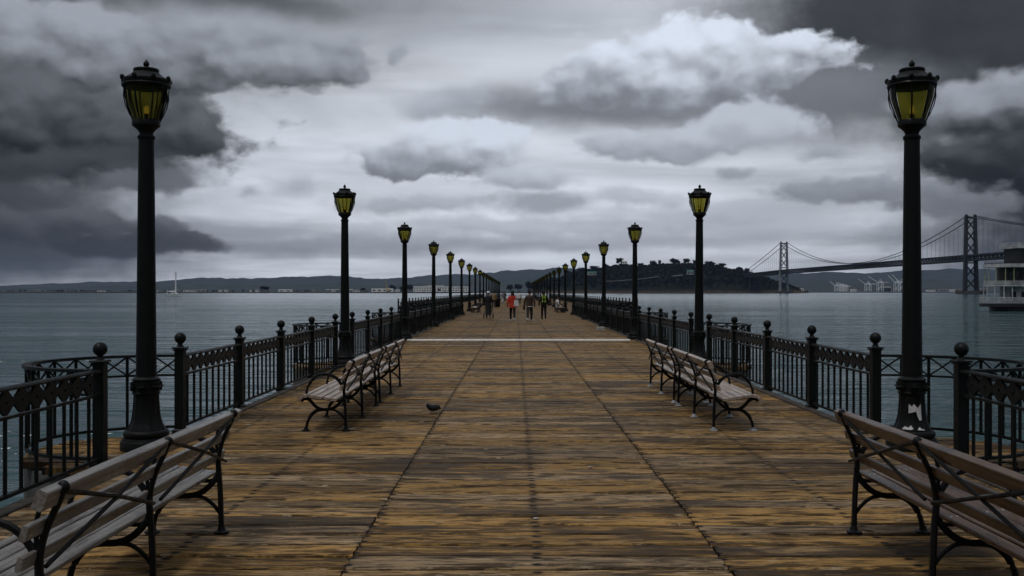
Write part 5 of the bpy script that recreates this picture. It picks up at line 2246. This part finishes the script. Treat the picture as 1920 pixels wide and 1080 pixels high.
# litter bin near the distant people
lb = empty('litter_bin', at(932, 576))
mb = MB(); mb.lathe([(0.30, 0.0), (0.34, 0.05), (0.36, 0.85), (0.38, 0.88), (0.38, 0.95)], 16); mb.build('body', MAT['iron'], lb, True)
mb = MB(); mb.lathe([(0.37, 0.95), (0.34, 1.02), (0.18, 1.10), (0.14, 1.10)], 16, cap=False); mb.build('lid', MAT['iron'], lb, True)
tag(lb, 'dark round litter bin near the tan coated person', 'litter bin')
# pale concrete block by the fourth right lamp
mb = MB(); mb.box((0, 0, 0.075), (0.34, 0.30, 0.15), bev=0.02)
o = mb.build('concrete_block', simple('pale_block', (0.36, 0.35, 0.32), 0.8, 0.3, 8.0), loc=at(1126, 619))
tag(o, 'small pale block on the planks beside the fourth right lamp post', 'block')

# pigeon on the deck
MAT['feather'] = cloth('dark_feathers', (0.022, 0.024, 0.030), 0.45)
pg = empty('bird', at(812, 776), 2.4)
nodes = {'body': (0, 0, 0.085, 0.052, 0.05), 'breast': (0, 0.06, 0.095, 0.046, 0.045), 'neck': (0, 0.095, 0.125, 0.028, 0.028), 'head': (0, 0.115, 0.155, 0.026, 0.024),
         'rump': (0, -0.07, 0.075, 0.034, 0.030), 'tail': (0, -0.15, 0.06, 0.026, 0.010)}
me = skin_mesh('body', nodes, [('body', 'breast'), ('breast', 'neck'), ('neck', 'head'), ('body', 'rump'), ('rump', 'tail')], [MAT['feather']], lambda a, b: 0, 0, 2)
link('body', me, pg)
mb = MB(); mb.tube([(0, 0.135, 0.155), (0, 0.165, 0.148)], [0.007, 0.002], 5); mb.build('beak', CL['grey'], pg)
for sx in (-1, 1):
    mb = MB(); mb.ball((sx * 0.048, -0.01, 0.092), 0.07, 10, 6, (0.25, 1.2, 0.55)); mb.build('wing', MAT['feather'], pg, True)
    mb = MB(); mb.tube([(sx * 0.02, 0.01, 0.05), (sx * 0.022, 0.012, 0.006), (sx * 0.022, 0.04, 0.004)], 0.005, 5); mb.build('leg', CL['tan'], pg)
tag(pg, 'small dark bird hunched on the planks left of the middle', 'bird')

# scraps of litter
MAT['scrap'] = simple('pale_scrap', (0.55, 0.54, 0.52), 0.8)
for i, (a, b, s_, w) in enumerate([(660, 806, 0.05, 'pale scrap near the rear legs of the left middle bench'), (1106, 877, 0.035, 'tiny pale scrap on the planks right of centre'),
                                  (645, 802, 0.03, 'tiny pale scrap by the foot of the left middle bench'), (1005, 974, 0.035, 'tiny pale scrap on the near centre planks')]):
    mb = MB()
    r = random.Random(i)
    ring = [(s_ * r.uniform(.5, 1) * cos(q * 1.05), s_ * r.uniform(.4, .9) * sin(q * 1.05), r.uniform(0.004, 0.012)) for q in range(6)]
    verts = ring + [(x, y, z - 0.003) for x, y, z in ring]
    mb.add(verts, [tuple(range(6)), tuple(range(11, 5, -1))] + [(q, q + 6, (q + 1) % 6 + 6, (q + 1) % 6) for q in range(6)])
    q0 = at(a, b)
    o = mb.build('litter', MAT['scrap'], loc=(q0[0], q0[1], 0.004))
    tag(o, w, 'litter')

# ------------------------------------------------------------------ sea air
hz = MB()
hz.add([(-12200, -2800, WATER_Z - 1.2), (12200, -2800, WATER_Z - 1.2), (12200, 14800, WATER_Z - 1.2), (-12200, 14800, WATER_Z - 1.2),
        (-12200, -2800, 430), (12200, -2800, 430), (12200, 14800, 430), (-12200, 14800, 430)],
       [(0, 3, 2, 1), (4, 5, 6, 7), (0, 1, 5, 4), (1, 2, 6, 5), (2, 3, 7, 6), (3, 0, 4, 7)])
m, t = material('sea_haze')
v = t.node('ShaderNodeVolumePrincipled')
v.inputs['Color'].default_value = (0.42, 0.60, 1.0, 1)
v.inputs['Density'].default_value = 1.8e-5
v.inputs['Anisotropy'].default_value = 0.0
t.out(v.outputs[0], 'Volume')
o = hz.build('haze', m)
tag(o, 'thin blue grey sea haze over the bay', kind='stuff')
